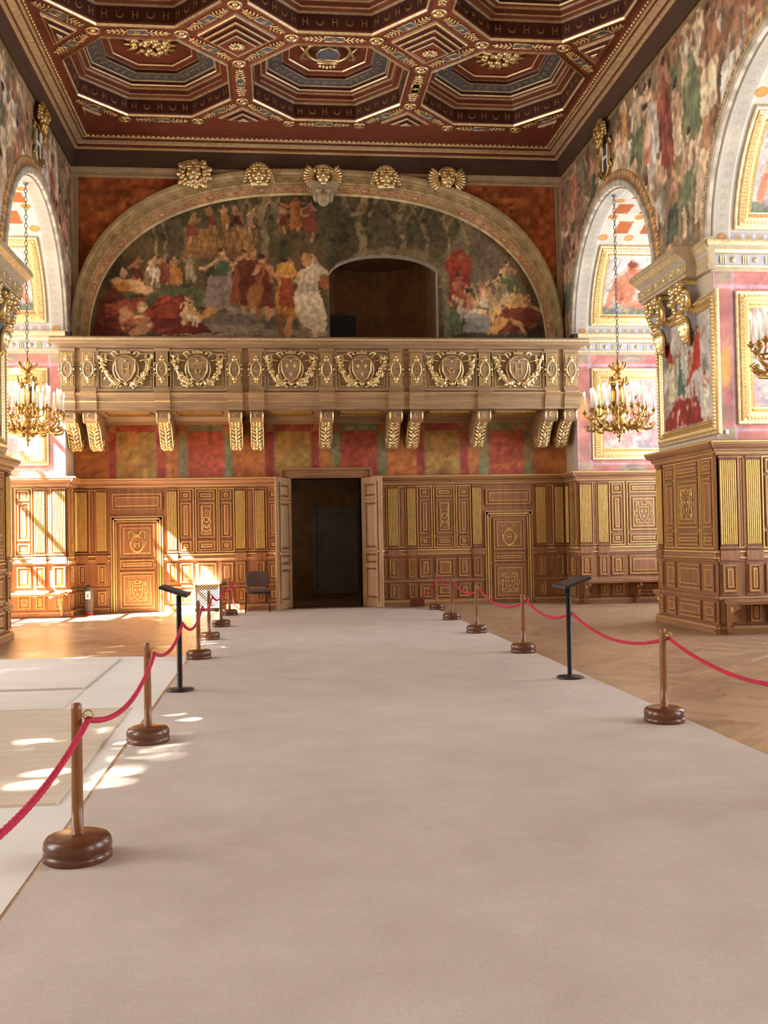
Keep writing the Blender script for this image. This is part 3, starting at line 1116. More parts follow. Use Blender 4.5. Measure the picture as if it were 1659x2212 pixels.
def lunette():
    c = Canvas(185, 1190, -790, -400, 2.2, (98, 84, 58), 4)
    P = lambda *q: [(x, -y) for x, y in q]
    c.tint((58, 51, 38), .85, 60, .48)
    c.tint((112, 98, 66), .7, 40, .6)
    c.tint((64, 74, 48), .6, 35, .55)
    c.rect(185, 470, -560, -480, (124, 112, 84), .35)
    c.rect(640, 960, -520, -400, (74, 70, 54), .6)
    c.poly(P((940, 560), (1000, 470), (1110, 560), (1160, 700), (960, 620)), (122, 112, 98), .7)
    c.poly(P((240, 640), (400, 625), (520, 640), (520, 668), (240, 665)), (84, 98, 62), .8)
    for y0, y1, x0, x1, cc in ((700, 727, 345, 720, (150, 138, 118)), (676, 704, 430, 560, (112, 104, 92)), (664, 680, 480, 620, (140, 130, 112)), (690, 712, 560, 720, (96, 90, 80))):
        c.rect(x0, x1, -y1, -y0, cc, .9)
    # trees
    for x, w in ((560, 14), (520, 8), (770, 16), (860, 14), (910, 9), (960, 8), (330, 5), (350, 5), (1000, 6)):
        c.stroke(P((x, 580), (x + 6, 520), (x - 8, 470), (x + 12, 425)), w, (150, 134, 98), .8)
        for k_ in (-1, 1):
            c.stroke(P((x, 490), (x + k_ * 26, 450), (x + k_ * 40, 420)), w * .5, (140, 124, 90), .8)
    rng = np.random.default_rng(9)
    for _ in range(230):
        x, y = rng.uniform(330, 1010), rng.uniform(425, 530)
        c.ell(x, -y, rng.uniform(4, 13), rng.uniform(3, 7), rng.uniform(0, 3), [(52, 56, 38), (78, 84, 54), (110, 104, 70), (44, 42, 32)][rng.integers(4)], .5)
    sk, sk2, red, red2, och, grn, wht, dk = (186, 138, 98), (206, 168, 124), (132, 66, 48), (100, 48, 38), (182, 124, 56), (70, 92, 60), (206, 196, 172), (88, 38, 30)
    # a tent-like canopy and musicians at the back
    c.poly(P((385, 560), (410, 500), (520, 495), (545, 565)), (150, 102, 56), .6)
    for x in range(395, 545, 17):
        c.stroke(P((x, 500), (x + 8, 545), (x + 16, 505)), 4, (176, 128, 70), .7)
    for x, y, h, s_, r_ in ((402, 530, 70, sk, red), (452, 505, 60, sk, red), (480, 500, 55, sk2, och), (505, 500, 55, sk, dk), (525, 505, 55, sk2, (170, 130, 110)), (600, 505, 70, sk, red2), (628, 500, 78, (190, 120, 76), (170, 104, 52)), (660, 520, 90, sk, red), (590, 480, 50, sk2, (120, 110, 100))):
        c.fig(x, -y, h, s_, r_, rng.normal(0, 8))
    for x, y, h, s_, r_, b_ in ((292, 622, 66, sk, red2, 1), (320, 622, 70, sk2, wht, 1), (338, 624, 48, wht, wht, 1), (352, 620, 62, sk, red, 0), (374, 622, 68, sk, och, 0), (405, 615, 66, (150, 140, 110), (140, 128, 100), 0)):
        c.fig(x, -y, h, s_, r_, rng.normal(0, 4), bare=b_)
    # reclining and seated groups
    c.ell(285, -622, 46, 13, -.25, sk2)
    c.ell(262, -625, 20, 10, 0, och)
    c.ell(266, -594, 8, 9, 0, sk2)
    c.poly(P((200, 727), (215, 660), (245, 622), (270, 650), (262, 727)), red2)
    c.poly(P((228, 660), (320, 642), (300, 668), (230, 690)), (150, 74, 52))
    c.poly(P((290, 712), (330, 655), (392, 640), (420, 690), (450, 720), (360, 727)), (118, 48, 36))
    c.poly(P((300, 690), (345, 640), (385, 650), (372, 690)), (150, 62, 42))
    for x, y, rx, ry, ro, cc in ((278, 700, 20, 26, .3, sk), (305, 700, 24, 16, -.5, sk2), (268, 676, 9, 10, 0, sk), (304, 666, 10, 11, 0, sk2), (290, 715, 30, 10, 0, sk)):
        c.ell(x, -y, rx, ry, ro, cc)
    for k_ in range(26):
        x, y = rng.uniform(205, 440), rng.uniform(650, 722)
        c.stroke([(x, -y), (x + rng.uniform(-12, 22), -y - rng.uniform(-14, 10)), (x + rng.uniform(10, 40), -y - rng.uniform(-18, 6))], rng.uniform(3, 7), [(84, 32, 26), (150, 66, 46), (168, 84, 56), (70, 30, 24)][rng.integers(4)], .6)
    c.fig(412, -702, 74, sk2, (186, 150, 84), -10, True, .2, 1, -1)
    c.fig(400, -706, 60, sk2, wht, 4, True, .8)
    c.poly(P((415, 690), (455, 650), (475, 664), (440, 690)), (190, 140, 76))
    c.fig(475, -664, 128, sk2, (132, 118, 112), -4, False, 0)
    c.poly(P((430, 660), (446, 595), (490, 590), (496, 662), (460, 672)), (140, 124, 120), .9)
    c.poly(P((448, 600), (470, 565), (488, 572), (482, 600)), grn, .9)
    c.fig(512, -668, 132, sk, (150, 80, 46), 6, False, 0)
    c.fig(534, -672, 136, sk, red2, 4, False, 0)
    c.poly(P((505, 566), (552, 562), (556, 660), (510, 662)), red2, .85)
    c.fig(560, -688, 140, sk, (112, 52, 42), -3, False, 0)
    c.ell(540, -640, 17, 26, -.2, (166, 108, 58))
    c.stroke(P((548, 620), (566, 560)), 6, (150, 98, 54))
    c.fig(604, -724, 172, (190, 130, 84), och, 2, False, .99)
    c.poly(P((596, 592), (616, 588), (624, 626), (628, 664), (608, 668), (592, 660), (594, 620)), (152, 66, 44), .9)
    c.poly(P((590, 574), (606, 566), (622, 570), (632, 592), (620, 604), (598, 600), (586, 590)), (204, 152, 70), .9)
    c.fig(655, -724, 178, (206, 176, 134), wht, 3, False, .99)
    c.poly(P((644, 580), (664, 572), (684, 576), (700, 588), (694, 606), (674, 610), (679, 650), (692, 700), (684, 716), (662, 712), (642, 704), (628, 672), (623, 645), (632, 612)), wht, .95)
    for k_ in range(7):
        c.stroke(P((640 + k_ * 6, 585), (632 + k_ * 7, 640), (645 + k_ * 7, 705)), 3, (160, 150, 128) if k_ % 2 else (206, 198, 176), .4)
    c.ell(652, -562, 12, 14, 0, (190, 140, 84))
    c.ell(690, -610, 12, 16, 0, (168, 96, 60), .9)
    # right-hand group
    c.poly(P((950, 640), (955, 560), (990, 530), (1015, 560), (1005, 620), (960, 660)), (156, 62, 42))
    for x, y, h, s_, r_, f_ in ((985, 600, 66, (176, 96, 64), (160, 66, 44), 1), (1080, 640, 62, sk2, grn, 1), (960, 660, 60, sk, (120, 70, 60), 1), (1000, 680, 64, (206, 160, 110), och, -1), (1040, 660, 60, sk, (176, 130, 96), 1)):
        c.fig(x, -y, h, s_, r_, rng.normal(0, 6), bare=.4)
    for x, y, h, s_, r_, f_ in ((985, 708, 92, sk2, (176, 166, 148), 1), (1022, 700, 92, sk2, wht, 1), (1060, 704, 96, (214, 174, 124), (196, 150, 84), 1), (1105, 700, 98, (220, 178, 112), (204, 152, 80), -1), (1128, 690, 76, sk, (150, 76, 60), -1), (1010, 650, 50, sk2, grn, 1), (1085, 655, 52, sk2, wht, -1)):
        c.fig(x, -y, h, s_, r_, rng.normal(0, 5), True, .35, 1, f_)
    for x, y, h, s_, r_, f_ in ((1000, 716, 116, (222, 184, 140), (178, 170, 156), -1), (1040, 690, 112, (218, 176, 128), (196, 186, 160), 1), (1078, 672, 104, (212, 172, 128), (182, 160, 120), -1), (1112, 712, 124, (224, 182, 122), (206, 160, 92), -1), (985, 664, 90, (188, 120, 86), (160, 84, 60), 1), (1140, 716, 96, (206, 160, 116), (150, 86, 70), -1), (1086, 628, 84, (214, 176, 132), (92, 116, 84), 1)):
        c.fig(x, -y, h, s_, r_, rng.normal(0, 7), True, .55, 1, f_)
    c.poly(P((955, 715), (962, 668), (985, 672), (990, 722)), grn, .85)
    c.poly(P((985, 716), (1010, 672), (1055, 680), (1050, 720)), (150, 150, 152), .9)
    c.poly(P((1045, 716), (1085, 664), (1150, 660), (1168, 690), (1110, 716)), (122, 56, 46), .9)
    c.poly(P((1040, 724), (1070, 680), (1096, 690), (1062, 724)), (206, 156, 84), .9)
    c.stroke(P((1098, 690), (1120, 700), (1130, 722)), 9, (204, 150, 90))
    c.rect(948, 1185, -760, -720, (66, 72, 54), .7)
    # painted rim and jamb of the opening
    c.stroke(P((708, 600), (722, 575), (770, 552), (830, 540), (900, 548), (940, 570), (956, 600)), 18, (128, 114, 84), .8)
    c.stroke(P((952, 590), (956, 727)), 16, (118, 116, 84), .8)
    c.stroke(P((702, 610), (700, 727)), 12, (104, 108, 84), .7)
    c.painterly(2.6, 14, 3600, 3.6)
    g = c.c.mean(-1, keepdims=True) * np.array([1.1, .97, .8])
    c.c = (c.c * .84 + g * .16) * np.array([1.04, .99, .92])
    c.mottle(.14, 6)
    c.mottle(.12, 28)
    WX, WZ = px2w(c.X, -c.Y)
    e = np.abs((WX - AC) / 5.14) ** 2.5 + np.abs((WZ - AZ) / 3.73) ** 2.5
    mid, hw = (OX0 + OX1) / 2, (OX1 - OX0) / 2
    u = (WX - OX0) / (OX1 - OX0)
    top = 7.34 + .52 * np.sqrt(np.maximum(0, 1 - (2 * u - 1.04) ** 2 / 1.1))
    op = (WX > OX0 + .0) & (WX < OX1 - .0) & (WZ < top)
    t = thing('lunette_mural', 'large half-round wall painting of musicians and seated figures above the gallery', 'mural', (AC, YB, 6))

    def fn(X, Y):
        x, z = px2w(X, -Y)
        return x, np.full_like(x, YB - .012), z
    c.mesh(fn, M['paint_fine'], 'painted_surface', t, (e < 1) & ~op & (WZ > 5.3))


lunette()


def arch_surround():
    L = 14.2
    c = Canvas(0, L, 0, .62, .017, (186, 174, 148), 5)
    c.rect(0, L, 0, .03, (206, 196, 170))
    c.rect(0, L, .035, .225, (198, 186, 162))
    k_ = 0
    s_ = .1
    while s_ < L:                      # red strapwork cartouches on the inner band
        w = [.42, .3, .22][k_ % 3]
        col = (166, 92, 60)
        c.stroke([(s_, .06), (s_ + w, .06), (s_ + w, .2), (s_, .2), (s_, .06)], .018, col, .9)
        if k_ % 3 == 0:
            c.rect(s_ + .04, s_ + w - .04, .09, .17, (178, 112, 78), .8)
            c.ell(s_ + w / 2, .13, .09, .03, 0, (200, 186, 160))
        elif k_ % 3 == 1:
            c.ell(s_ + w / 2, .13, .11, .055, 0, (170, 98, 66), .8)
            c.ell(s_ + w / 2, .13, .06, .03, 0, (204, 194, 170))
        else:
            c.stroke([(s_, .06), (s_ + w, .2)], .016, col, .8)
            c.stroke([(s_, .2), (s_ + w, .06)], .016, col, .8)
        s_ += w + .05
        k_ += 1
    c.rect(0, L, .232, .25, (118, 104, 78))
    c.rect(0, L, .25, .43, (178, 164, 132))
    s_ = .1
    while s_ < L:                      # running scroll
        th = np.linspace(0, 4.6 * pi / 2, 14)
        rr = .075 * (1 - th / 9)
        c.stroke([(s_ + .12 + r_ * cos(a), .335 + r_ * sin(a)) for r_, a in zip(rr, th)], .018, (128, 108, 70), .9)
        c.stroke([(s_ + .2, .335), (s_ + .27, .28), (s_ + .34, .30)], .016, (128, 108, 70), .8)
        s_ += .3
    c.rect(0, L, .435, .45, (120, 106, 80))
    c.rect(0, L, .45, .52, (196, 184, 156))
    c.rect(0, L, .525, .54, (126, 112, 86))
    for s_ in np.arange(0, L, .09):
        c.ell(s_, .575, .03, .02, 0, (150, 132, 92), .8)
    c.mottle(.12, .12)
    c.tint((150, 140, 118), .4, .6, .55)
    c.c *= np.array([1.03, .97, .84])
    th = np.linspace(0, pi, 600)
    xm, zm = sup(th, 5.33, 3.92)
    ln = np.concatenate([[0], np.cumsum(np.hypot(np.diff(xm), np.diff(zm)))])
    ln /= ln[-1]

    def fn(X, Y):
        tt = np.interp(X / L, ln, th)
        t = Y / .62
        xi, zi = sup(tt, 5.06, 3.65)
        xo, zo = sup(tt, 5.45, 4.2, 2.65)
        d = np.interp(t, [0, .04, .1, .36, .4, .42, .69, .72, .74, .84, .87, .97, 1], [.0, .07, .06, .06, .07, .12, .12, .13, .17, .17, .19, .19, .0])
        return xi + (xo - xi) * t, YB - .01 - d, zi + (zo - zi) * t
    t = thing('arch_surround', 'broad ornamented stone arch framing the half-round wall painting', 'arch moulding', (AC, YB, 5.5))
    c.mesh(fn, M['paint_stucco'], 'arch_moulding', t)
    # keystone with a carved head, hanging over the mural
    b = MB()
    F = FB
    b.prism(F, [(.86, 9.14), (1.46, 9.14), (1.42, 9.3), (.9, 9.3)], .0, .3)
    b.prism(F, [(.82, 9.3), (1.5, 9.3), (1.5, 9.36), (.82, 9.36)], .0, .34)
    b.ell(F(1.16, 9.03, .22), (.15, .15, .19), None, 12, 8)
    b.ell(F(1.16, 9.02, .37), (.03, .05, .06), None, 6, 5)
    b.ell(F(1.16, 8.9, .3), (.08, .08, .09), None, 8, 6)
    for s_ in (-1, 1):
        b.ell(F(1.16 + s_ * .16, 9.06, .2), (.07, .08, .13), None, 8, 6)
        b.ell(F(1.16 + s_ * .06, 9.07, .35), (.035, .03, .02), None, 6, 4)
        b.ell(F(1.16 + s_ * .1, 9.17, .28), (.09, .08, .06), None, 8, 5)
        b.ell(F(1.16 + s_ * .22, 9.2, .25), (.09, .05, .05), None, 8, 5)
    b.build('keystone', M['stone'], t)


arch_surround()


def spandrel(side):
    xe, xi = ((XL + .14, AC - 1.2) if side < 0 else (AC + 1.2, XR - .14))
    c = Canvas(xe, xi, 6.0, 9.46, .025, (172, 96, 56), 12 + side)
    c.tint((136, 70, 42), .8, .5, .5)
    c.tint((186, 104, 56), .8, .35, .6)
    c.veins((116, 44, 24), 40, .8, .03, .9, .5)
    c.veins((196, 120, 70), 25, .6, .02, .4, .4)
    fx = XL + 1.3 if side < 0 else XR - 1.25
    a_, b_ = (196, 122, 72), (166, 92, 52)
    c.fig(fx, 7.75, 1.7, a_, b_, .1 * side, True, .3, 1, side)
    c.ell(fx + .3, 8.35, .5, .22, -.7 * side, a_, .7)
    c.stroke([(fx, 8.9), (fx + .5, 9.15), (fx + .9 * -side, 9.1)], .12, a_, .8)
    c.stroke([(fx, 8.3), (fx - .4 * side, 7.6), (fx + .3 * side, 7.1)], .26, b_, .7)
    c.stroke([(fx - .2, 8.9), (fx - .7, 8.6), (fx - .9, 8.9)], .14, a_, .7)
    c.painterly(.03, .3, 700, .06)
    c.mottle(.2, .12)
    e = np.abs((c.X - AC) / 5.38) ** 2.65 + np.abs((c.Y - AZ) / 4.13) ** 2.5
    c.mesh(lambda X, Y: (X, np.full_like(X, YB - .01), Y), M['paint_fine'], 'spandrel_mural', None, e > 1,
           label='red and orange painted corner panel to the %s of the big arch' % ('left' if side < 0 else 'right'), cat='mural', loc=((xe + xi) / 2, YB, 7.5))


spandrel(-1)
spandrel(1)
b = MB()
for a0, a1, z0, z1, k0, k1 in ((XL, XR, 9.46, 9.66, 0, 0),):
    b.mould(FB, a0, a1, [(0, 9.45), (.05, 9.45), (.06, 9.49), (.035, 9.5), (.035, 9.58), (.07, 9.6), (.08, 9.66), (0, 9.66)])
for s_ in (-1, 1):
    x = XL if s_ < 0 else XR - .15
    b.fbox(FB, x, x + .15, 6, 9.46, 0, .035)
    x2 = XL + .12 if s_ < 0 else XR - .15
    b.fbox(FB, x2, x2 + .03, 6, 9.45, 0, .06)
    b.fbox(FB, XL if s_ < 0 else XR - .03, XL + .03 if s_ < 0 else XR, 6, 9.46, 0, .06)
b.build('trim_4', M['stone'], kind='structure', label='pale stone frame around the corner paintings of the end wall', loc=(XC, YB, 9.5))


def mask_bm(kind, seed):
    """a gilded carved head, facing out of FB at a=0,z=0"""
    b = MB()
    r = random.Random(seed)
    F = Fr((0, 0, 0), (1, 0, 0), (0, -1, 0))
    b.ell(F(0, 0, .12), (.15, .16, .19), None, 14, 9)
    b.ell(F(0, -.02, .29), (.035, .06, .07), None, 8, 6)
    b.ell(F(0, -.1, .25), (.075, .05, .035), None, 8, 5)
    b.ell(F(0, -.17, .2), (.07, .07, .06), None, 8, 5)
    for s_ in (-1, 1):
        b.ell(F(s_ * .07, .045, .255), (.05, .03, .03), None, 8, 5)
        b.ell(F(s_ * .075, .09, .25), (.065, .04, .028), None, 8, 5)
        b.ell(F(s_ * .09, -.04, .22), (.06, .06, .055), None, 8, 5)
    if kind == 'leaf':
        n = 22
        for i in range(n):
            t = 2 * pi * i / n
            d = Vector((cos(t), 0, sin(t)))
            q = Vector((-sin(t), 0, cos(t)))
            L = r.uniform(.06, .12)
            b.ell(Vector((0, -.1, 0)) + d * (.2 + .04 * (i % 2)) * (1.15 if abs(cos(t)) > .5 else .9), (L, .06, .06), (d, Vector((0, 1, 0)), q), 7, 5)
        for i in range(16):
            t = r.uniform(0, 2 * pi)
            b.ell(F(.2 * cos(t), .19 * sin(t), .18), (.05, .05, .05), None, 6, 5)
    elif kind == 'beard':
        for i in range(18):
            t = 2 * pi * i / 18
            b.ell(F(.19 * cos(t), .2 * sin(t) + .01, .12), (.06, .07, .06), None, 7, 5)
        for i in range(9):
            b.tube([F((i - 4) * .03, -.13, .2), F((i - 4) * .04, -.22, .16), F((i - 4) * .03 + .02, -.28, .1)], [.025, .025, .008], 5)
        for s_ in (-1, 1):
            for j in range(5):
                b.ell(F(s_ * (.2 + .02 * j), .12 - .06 * j, .08), (.07, .05, .035), None, 6, 5)
    else:
        for s_ in (-1, 1):
            for j in range(8):
                t = .75 - j * .24
                d = Vector((s_ * cos(t), 0, sin(t)))
                q = Vector((-s_ * sin(t), 0, cos(t)))
                b.ell(Vector((s_ * .1, -.08, .02)) + d * .2, (.14, .05, .042), (d, Vector((0, 1, 0)), q), 7, 5)
        for i in range(14):
            t = pi * i / 13
            b.ell(F(.16 * cos(t), .1 + .1 * sin(t), .16), (.05, .05, .045), None, 6, 5)
    return b


for i, (x, kind, lb) in enumerate(((-1.64, 'leaf', 'leafy gilded mask at the left end of the row on the arch'), (-.24, 'beard', 'gilded bearded mask, second from the left on the arch'), (1.16, 'wing', 'winged gilded mask above the carved stone keystone'),
                                   (2.55, 'beard', 'gilded bearded mask right of the keystone on the arch'), (3.94, 'wing', 'winged gilded mask at the right end of the row on the arch'))):
    b = mask_bm(kind, i)
    sc_ = 1.12 if i == 0 else 1.05
    b.v = [(v[0] * sc_, v[1] * sc_, v[2] * sc_) for v in b.v]
    o = b.build('gilded_mask', M['gold'])
    o.location = (x, YB - .14, 9.49)
    tag(o, lb, 'mask', 'gilded masks over the great arch')


# ------------------------------------------------------------------ painted marble band under the gallery
def marble_band():
    xs = [XL, -3.55, -3.39, -2.54, -2.34, -2.08, -1.88, -1.08, -.9, -.21, 0, .81, .99, 1.24, 1.46, 2.29, 2.49, 3.16, 3.35, 4.15, 4.34, 4.58, 4.8, 5.62, 5.83, XR]
    cs = 'oryrogRgoryrogRgoryrogRgo'
    colr = {'o': (184, 116, 66), 'r': (158, 74, 62), 'y': (170, 138, 78), 'g': (136, 138, 98), 'R': (178, 90, 70)}
    c = Canvas(XL, XR, 2.86, 4.24, .02, (140, 84, 50), 21)
    for a, b_, k_ in zip(xs[:-1], xs[1:], cs):
        c.rect(a, b_, 2.86, 4.24, colr[k_])
        if k_ in 'yR':
            c.rect(a, b_, 3.9, 4.24, colr['r' if k_ == 'y' else 'g'])
            c.rect(a, b_, 3.885, 3.91, (140, 100, 92))
        if k_ in 'rg':
            c.rect(a, b_, 3.9, 4.24, colr['o'])
    c.tint((190, 120, 60), .35, .25, .5)
    c.tint((118, 52, 36), .3, .4, .6)
    c.veins((112, 54, 36), 170, .35, .022, .9, .35)
    c.veins((206, 158, 96), 130, .3, .02, .8, .3)
    for x in xs[1:-1]:
        c.rect(x - .014, x + .014, 2.86, 4.24, (146, 112, 100), .8)
    c.mottle(.12, .1)
    c.mesh(lambda X, Y: (X, np.full_like(X, YB - .01), Y), M['paint_vein'], 'painted_marble_band', None,
           label='band of painted red, ochre and green marble panels below the gallery', cat='mural', loc=(XC, YB, 3.4))


marble_band()


# ------------------------------------------------------------------ line ornament (gilded carving)
def strokes(b, F, lines, r, d, m=0):
    for P in lines:
        cl = len(P) > 3 and P[0] == P[-1]
        b.tube([F(x, z, d) for x, z in (P[:-1] if cl else P)], r, 4, m, cl)


def arcp(cx, cz, r, t0, t1, n=8, rz=None):
    return [(cx + r * cos(t0 + (t1 - t0) * i / n), cz + (rz or r) * sin(t0 + (t1 - t0) * i / n)) for i in range(n + 1)]


def fleur(b, F, a, z, s, d, m=0):
    b.ell(F(a, z + s * .1, d), (s * .13, s * .08, s * .42), None, 6, 5, m)
    for q in (-1, 1):
        b.tube([F(a + q * s * .05, z - s * .25, d), F(a + q * s * .13, z, d), F(a + q * s * .3, z + s * .16, d), F(a + q * s * .38, z + s * .02, d)], [s * .06, s * .08, s * .08, s * .04], 5, m)
        b.tube([F(a, z - s * .2, d), F(a + q * s * .16, z - s * .42, d)], s * .05, 4, m)
    b.tube([F(a - s * .22, z - s * .2, d), F(a + s * .22, z - s * .2, d)], s * .05, 4, m)


def shield(a, z, w, h):
    return [(a - w, z + h * .8), (a - w * .4, z + h * .92), (a, z + h * .8), (a + w * .4, z + h * .92), (a + w, z + h * .8), (a + w * .92, z - h * .1), (a + w * .55, z - h * .7), (a, z - h), (a - w * .55, z - h * .7), (a - w * .92, z - h * .1), (a - w, z + h * .8)]


def emblem(b, F, a, z, w, h, kind, d, r=.009, m=0):
    L = []
    if kind == 'H':
        L.append(arcp(a, z - h * .1, w * .36, 0, 2 * pi, 16, h * .36)[:-1] + [(a + w * .36, z - h * .1)])
        L.append([(a - w * .42, z + h * .1), (a - w * .42, z - h * .2), (a - w * .2, z - h * .44), (a, z - h * .5), (a + w * .2, z - h * .44), (a + w * .42, z - h * .2), (a + w * .42, z + h * .1)])
        for q in (-1, 1):
            L.append([(a + q * w * .1, z + h * .26), (a + q * w * .25, z + h * .46), (a + q * w * .46, z + h * .45), (a + q * w * .5, z + h * .28), (a + q * w * .36, z + h * .22), (a + q * w * .34, z + h * .34)])
            L.append([(a + q * w * .42, z + h * .1), (a + q * w * .5, z + h * .2), (a + q * w * .44, z + h * .26)])
            L.append(arcp(a + q * w * .45, z - h * .06, w * .08, -pi / 2, pi / 2))
            L.append([(a + q * w * .13, z - h * .26), (a + q * w * .13, z + h * .05)])
        L.append([(a - w * .13, z - h * .1), (a + w * .13, z - h * .1)])
        L.append(arcp(a, z + h * .13, w * .12, 0, pi))
        L.append(arcp(a, z + h * .28, w * .07, 0, 2 * pi))
    elif kind == 'fleur':
        L.append([(a - w * .5, z + h * .42), (a - w * .2, z + h * .42), (a - w * .14, z + h * .32), (a + w * .14, z + h * .32), (a + w * .2, z + h * .42), (a + w * .5, z + h * .42), (a + w * .5, z + h * .18), (a + w * .42, z + h * .1), (a + w * .42, z - h * .16), (a + w * .5, z - h * .24), (a + w * .5, z - h * .5), (a + w * .24, z - h * .5), (a, z - h * .46), (a - w * .24, z - h * .5), (a - w * .5, z - h * .5), (a - w * .5, z - h * .24), (a - w * .42, z - h * .16), (a - w * .42, z + h * .1), (a - w * .5, z + h * .18), (a - w * .5, z + h * .42)])
        L.append(shield(a, z - h * .08, w * .3, h * .34))
        for q in (-1, 1):
            for y in (.3, -.38):
                L.append(arcp(a + q * w * .37, z + h * y, w * .08, 0, 2 * pi))
            L.append([(a + q * w * .42, z + h * .08), (a + q * w * .58, z + h * .02), (a + q * w * .58, z - h * .12), (a + q * w * .46, z - h * .14)])
        L.append([(a - w * .14, z + h * .34), (a - w * .18, z + h * .48), (a - w * .07, z + h * .42), (a, z + h * .52), (a + w * .07, z + h * .42), (a + w * .18, z + h * .48), (a + w * .14, z + h * .34)])
        for x, y in ((-.13, .03), (.13, .03), (0, -.2)):
            fleur(b, F, a + x * w, z + y * h, w * .2, d, m)
    else:
        L.append([(a - w * .4, z + h * .45), (a - w * .2, z + h * .38), (a, z + h * .48), (a + w * .2, z + h * .38), (a + w * .4, z + h * .45), (a + w * .36, z + h * .2), (a + w * .3, z + h * .05), (a + w * .44, z - h * .08), (a + w * .3, z - h * .2), (a + w * .4, z - h * .42), (a, z - h * .5), (a - w * .4, z - h * .42), (a - w * .3, z - h * .2), (a - w * .44, z - h * .08), (a - w * .3, z + h * .05), (a - w * .36, z + h * .2), (a - w * .4, z + h * .45)])
        L.append(arcp(a, z + h * .02, w * .26, 0, 2 * pi, 12, h * .12))
        L.append(arcp(a, z - h * .22, w * .28, pi * .95, 2.05 * pi, 10))
        L.append(arcp(a, z - h * .2, w * .17, pi * .95, 2.05 * pi, 10))
        L.append([(a - w * .2, z + h * .3), (a, z + h * .2), (a + w * .2, z + h * .3), (a, z + h * .38), (a - w * .2, z + h * .3)])
    strokes(b, F, L, r, d, m)


# ------------------------------------------------------------------ wainscot
def panel(b, F, a0, a1, z0, z1, d, inner=True, g=.014, second=True):
    w = min(a1 - a0, z1 - z0)
    b.fring(F, a0 - .022, a1 + .022, z0 - .022, z1 + .022, .022, d, d + .03, 0)
    b.fring(F, a0, a1, z0, z1, g * .6, d, d + .024, 1)
    k_ = min(.05, w * .22)
    g *= .75
    b.frust(F, a0 + g, a1 - g, z0 + g, z1 - g, d - .01, d + .02, k_, 0)
    if inner and w > .13:
        k_ = k_ + g + .006
        b.fring(F, a0 + k_, a1 - k_, z0 + k_, z1 - k_, g * .8, d + .015, d + .026, 1)
        if second and w > .6:
            k_ += .06
            b.fring(F, a0 + k_, a1 - k_, z0 + k_, z1 - k_, g * .7, d + .015, d + .024, 1)


def flutes(b, F, a0, a1, z0, z1, d):
    b.fbox(F, a0, a1, z0, z1, d, d + .03, 2)
    n = max(3, int(round((a1 - a0) / .031)))
    p = (a1 - a0) / n
    for i in range(n):
        c_ = a0 + (i + .5) * p
        b.hexa([F(c_ - p * .33, z0 + .03, d + .03), F(c_ + p * .33, z0 + .03, d + .03), F(c_ + p * .33, z1 - .03, d + .03), F(c_ - p * .33, z1 - .03, d + .03),
                F(c_ - p * .2, z0 + .04, d + .048), F(c_ + p * .2, z0 + .04, d + .048), F(c_ + p * .2, z1 - .04, d + .048), F(c_ - p * .2, z1 - .04, d + .048)], 1)
    b.fbox(F, a0 - .012, a1 + .012, z1, z1 + .03, d, d + .06, 0)
    b.fbox(F, a0 - .012, a1 + .012, z0 - .03, z0, d, d + .06, 0)


CORN = [(.03, 2.67), (.06, 2.675), (.06, 2.70), (.075, 2.705), (.075, 2.715), (.1, 2.73), (.1, 2.765), (.15, 2.79), (.17, 2.82), (.18, 2.825), (.18, 2.855), (.19, 2.86), (.19, 2.875), (.175, 2.89), (0, 2.89)]
CORM = [0, 0, 0, 1, 0, 0, 0, 0, 0, 0, 0, 1, 0, 0]
DADO = [(.02, 1.07), (.055, 1.08), (.055, 1.105), (.075, 1.115), (.08, 1.13), (.08, 1.14), (.06, 1.15), (.05, 1.2), (.065, 1.215), (.065, 1.235), (.03, 1.25)]
DADM = [0, 0, 0, 0, 1, 0, 0, 0, 1, 0]
MIDR = [(.02, .50), (.055, .51), (.065, .53), (.06, .55), (.02, .57)]
SKIR = [(.02, 0), (.085, 0), (.085, .09), (.075, .1), (.07, .12), (.06, .13), (.02, .14)]
SKIM = [0, 0, 1, 0, 0, 0]


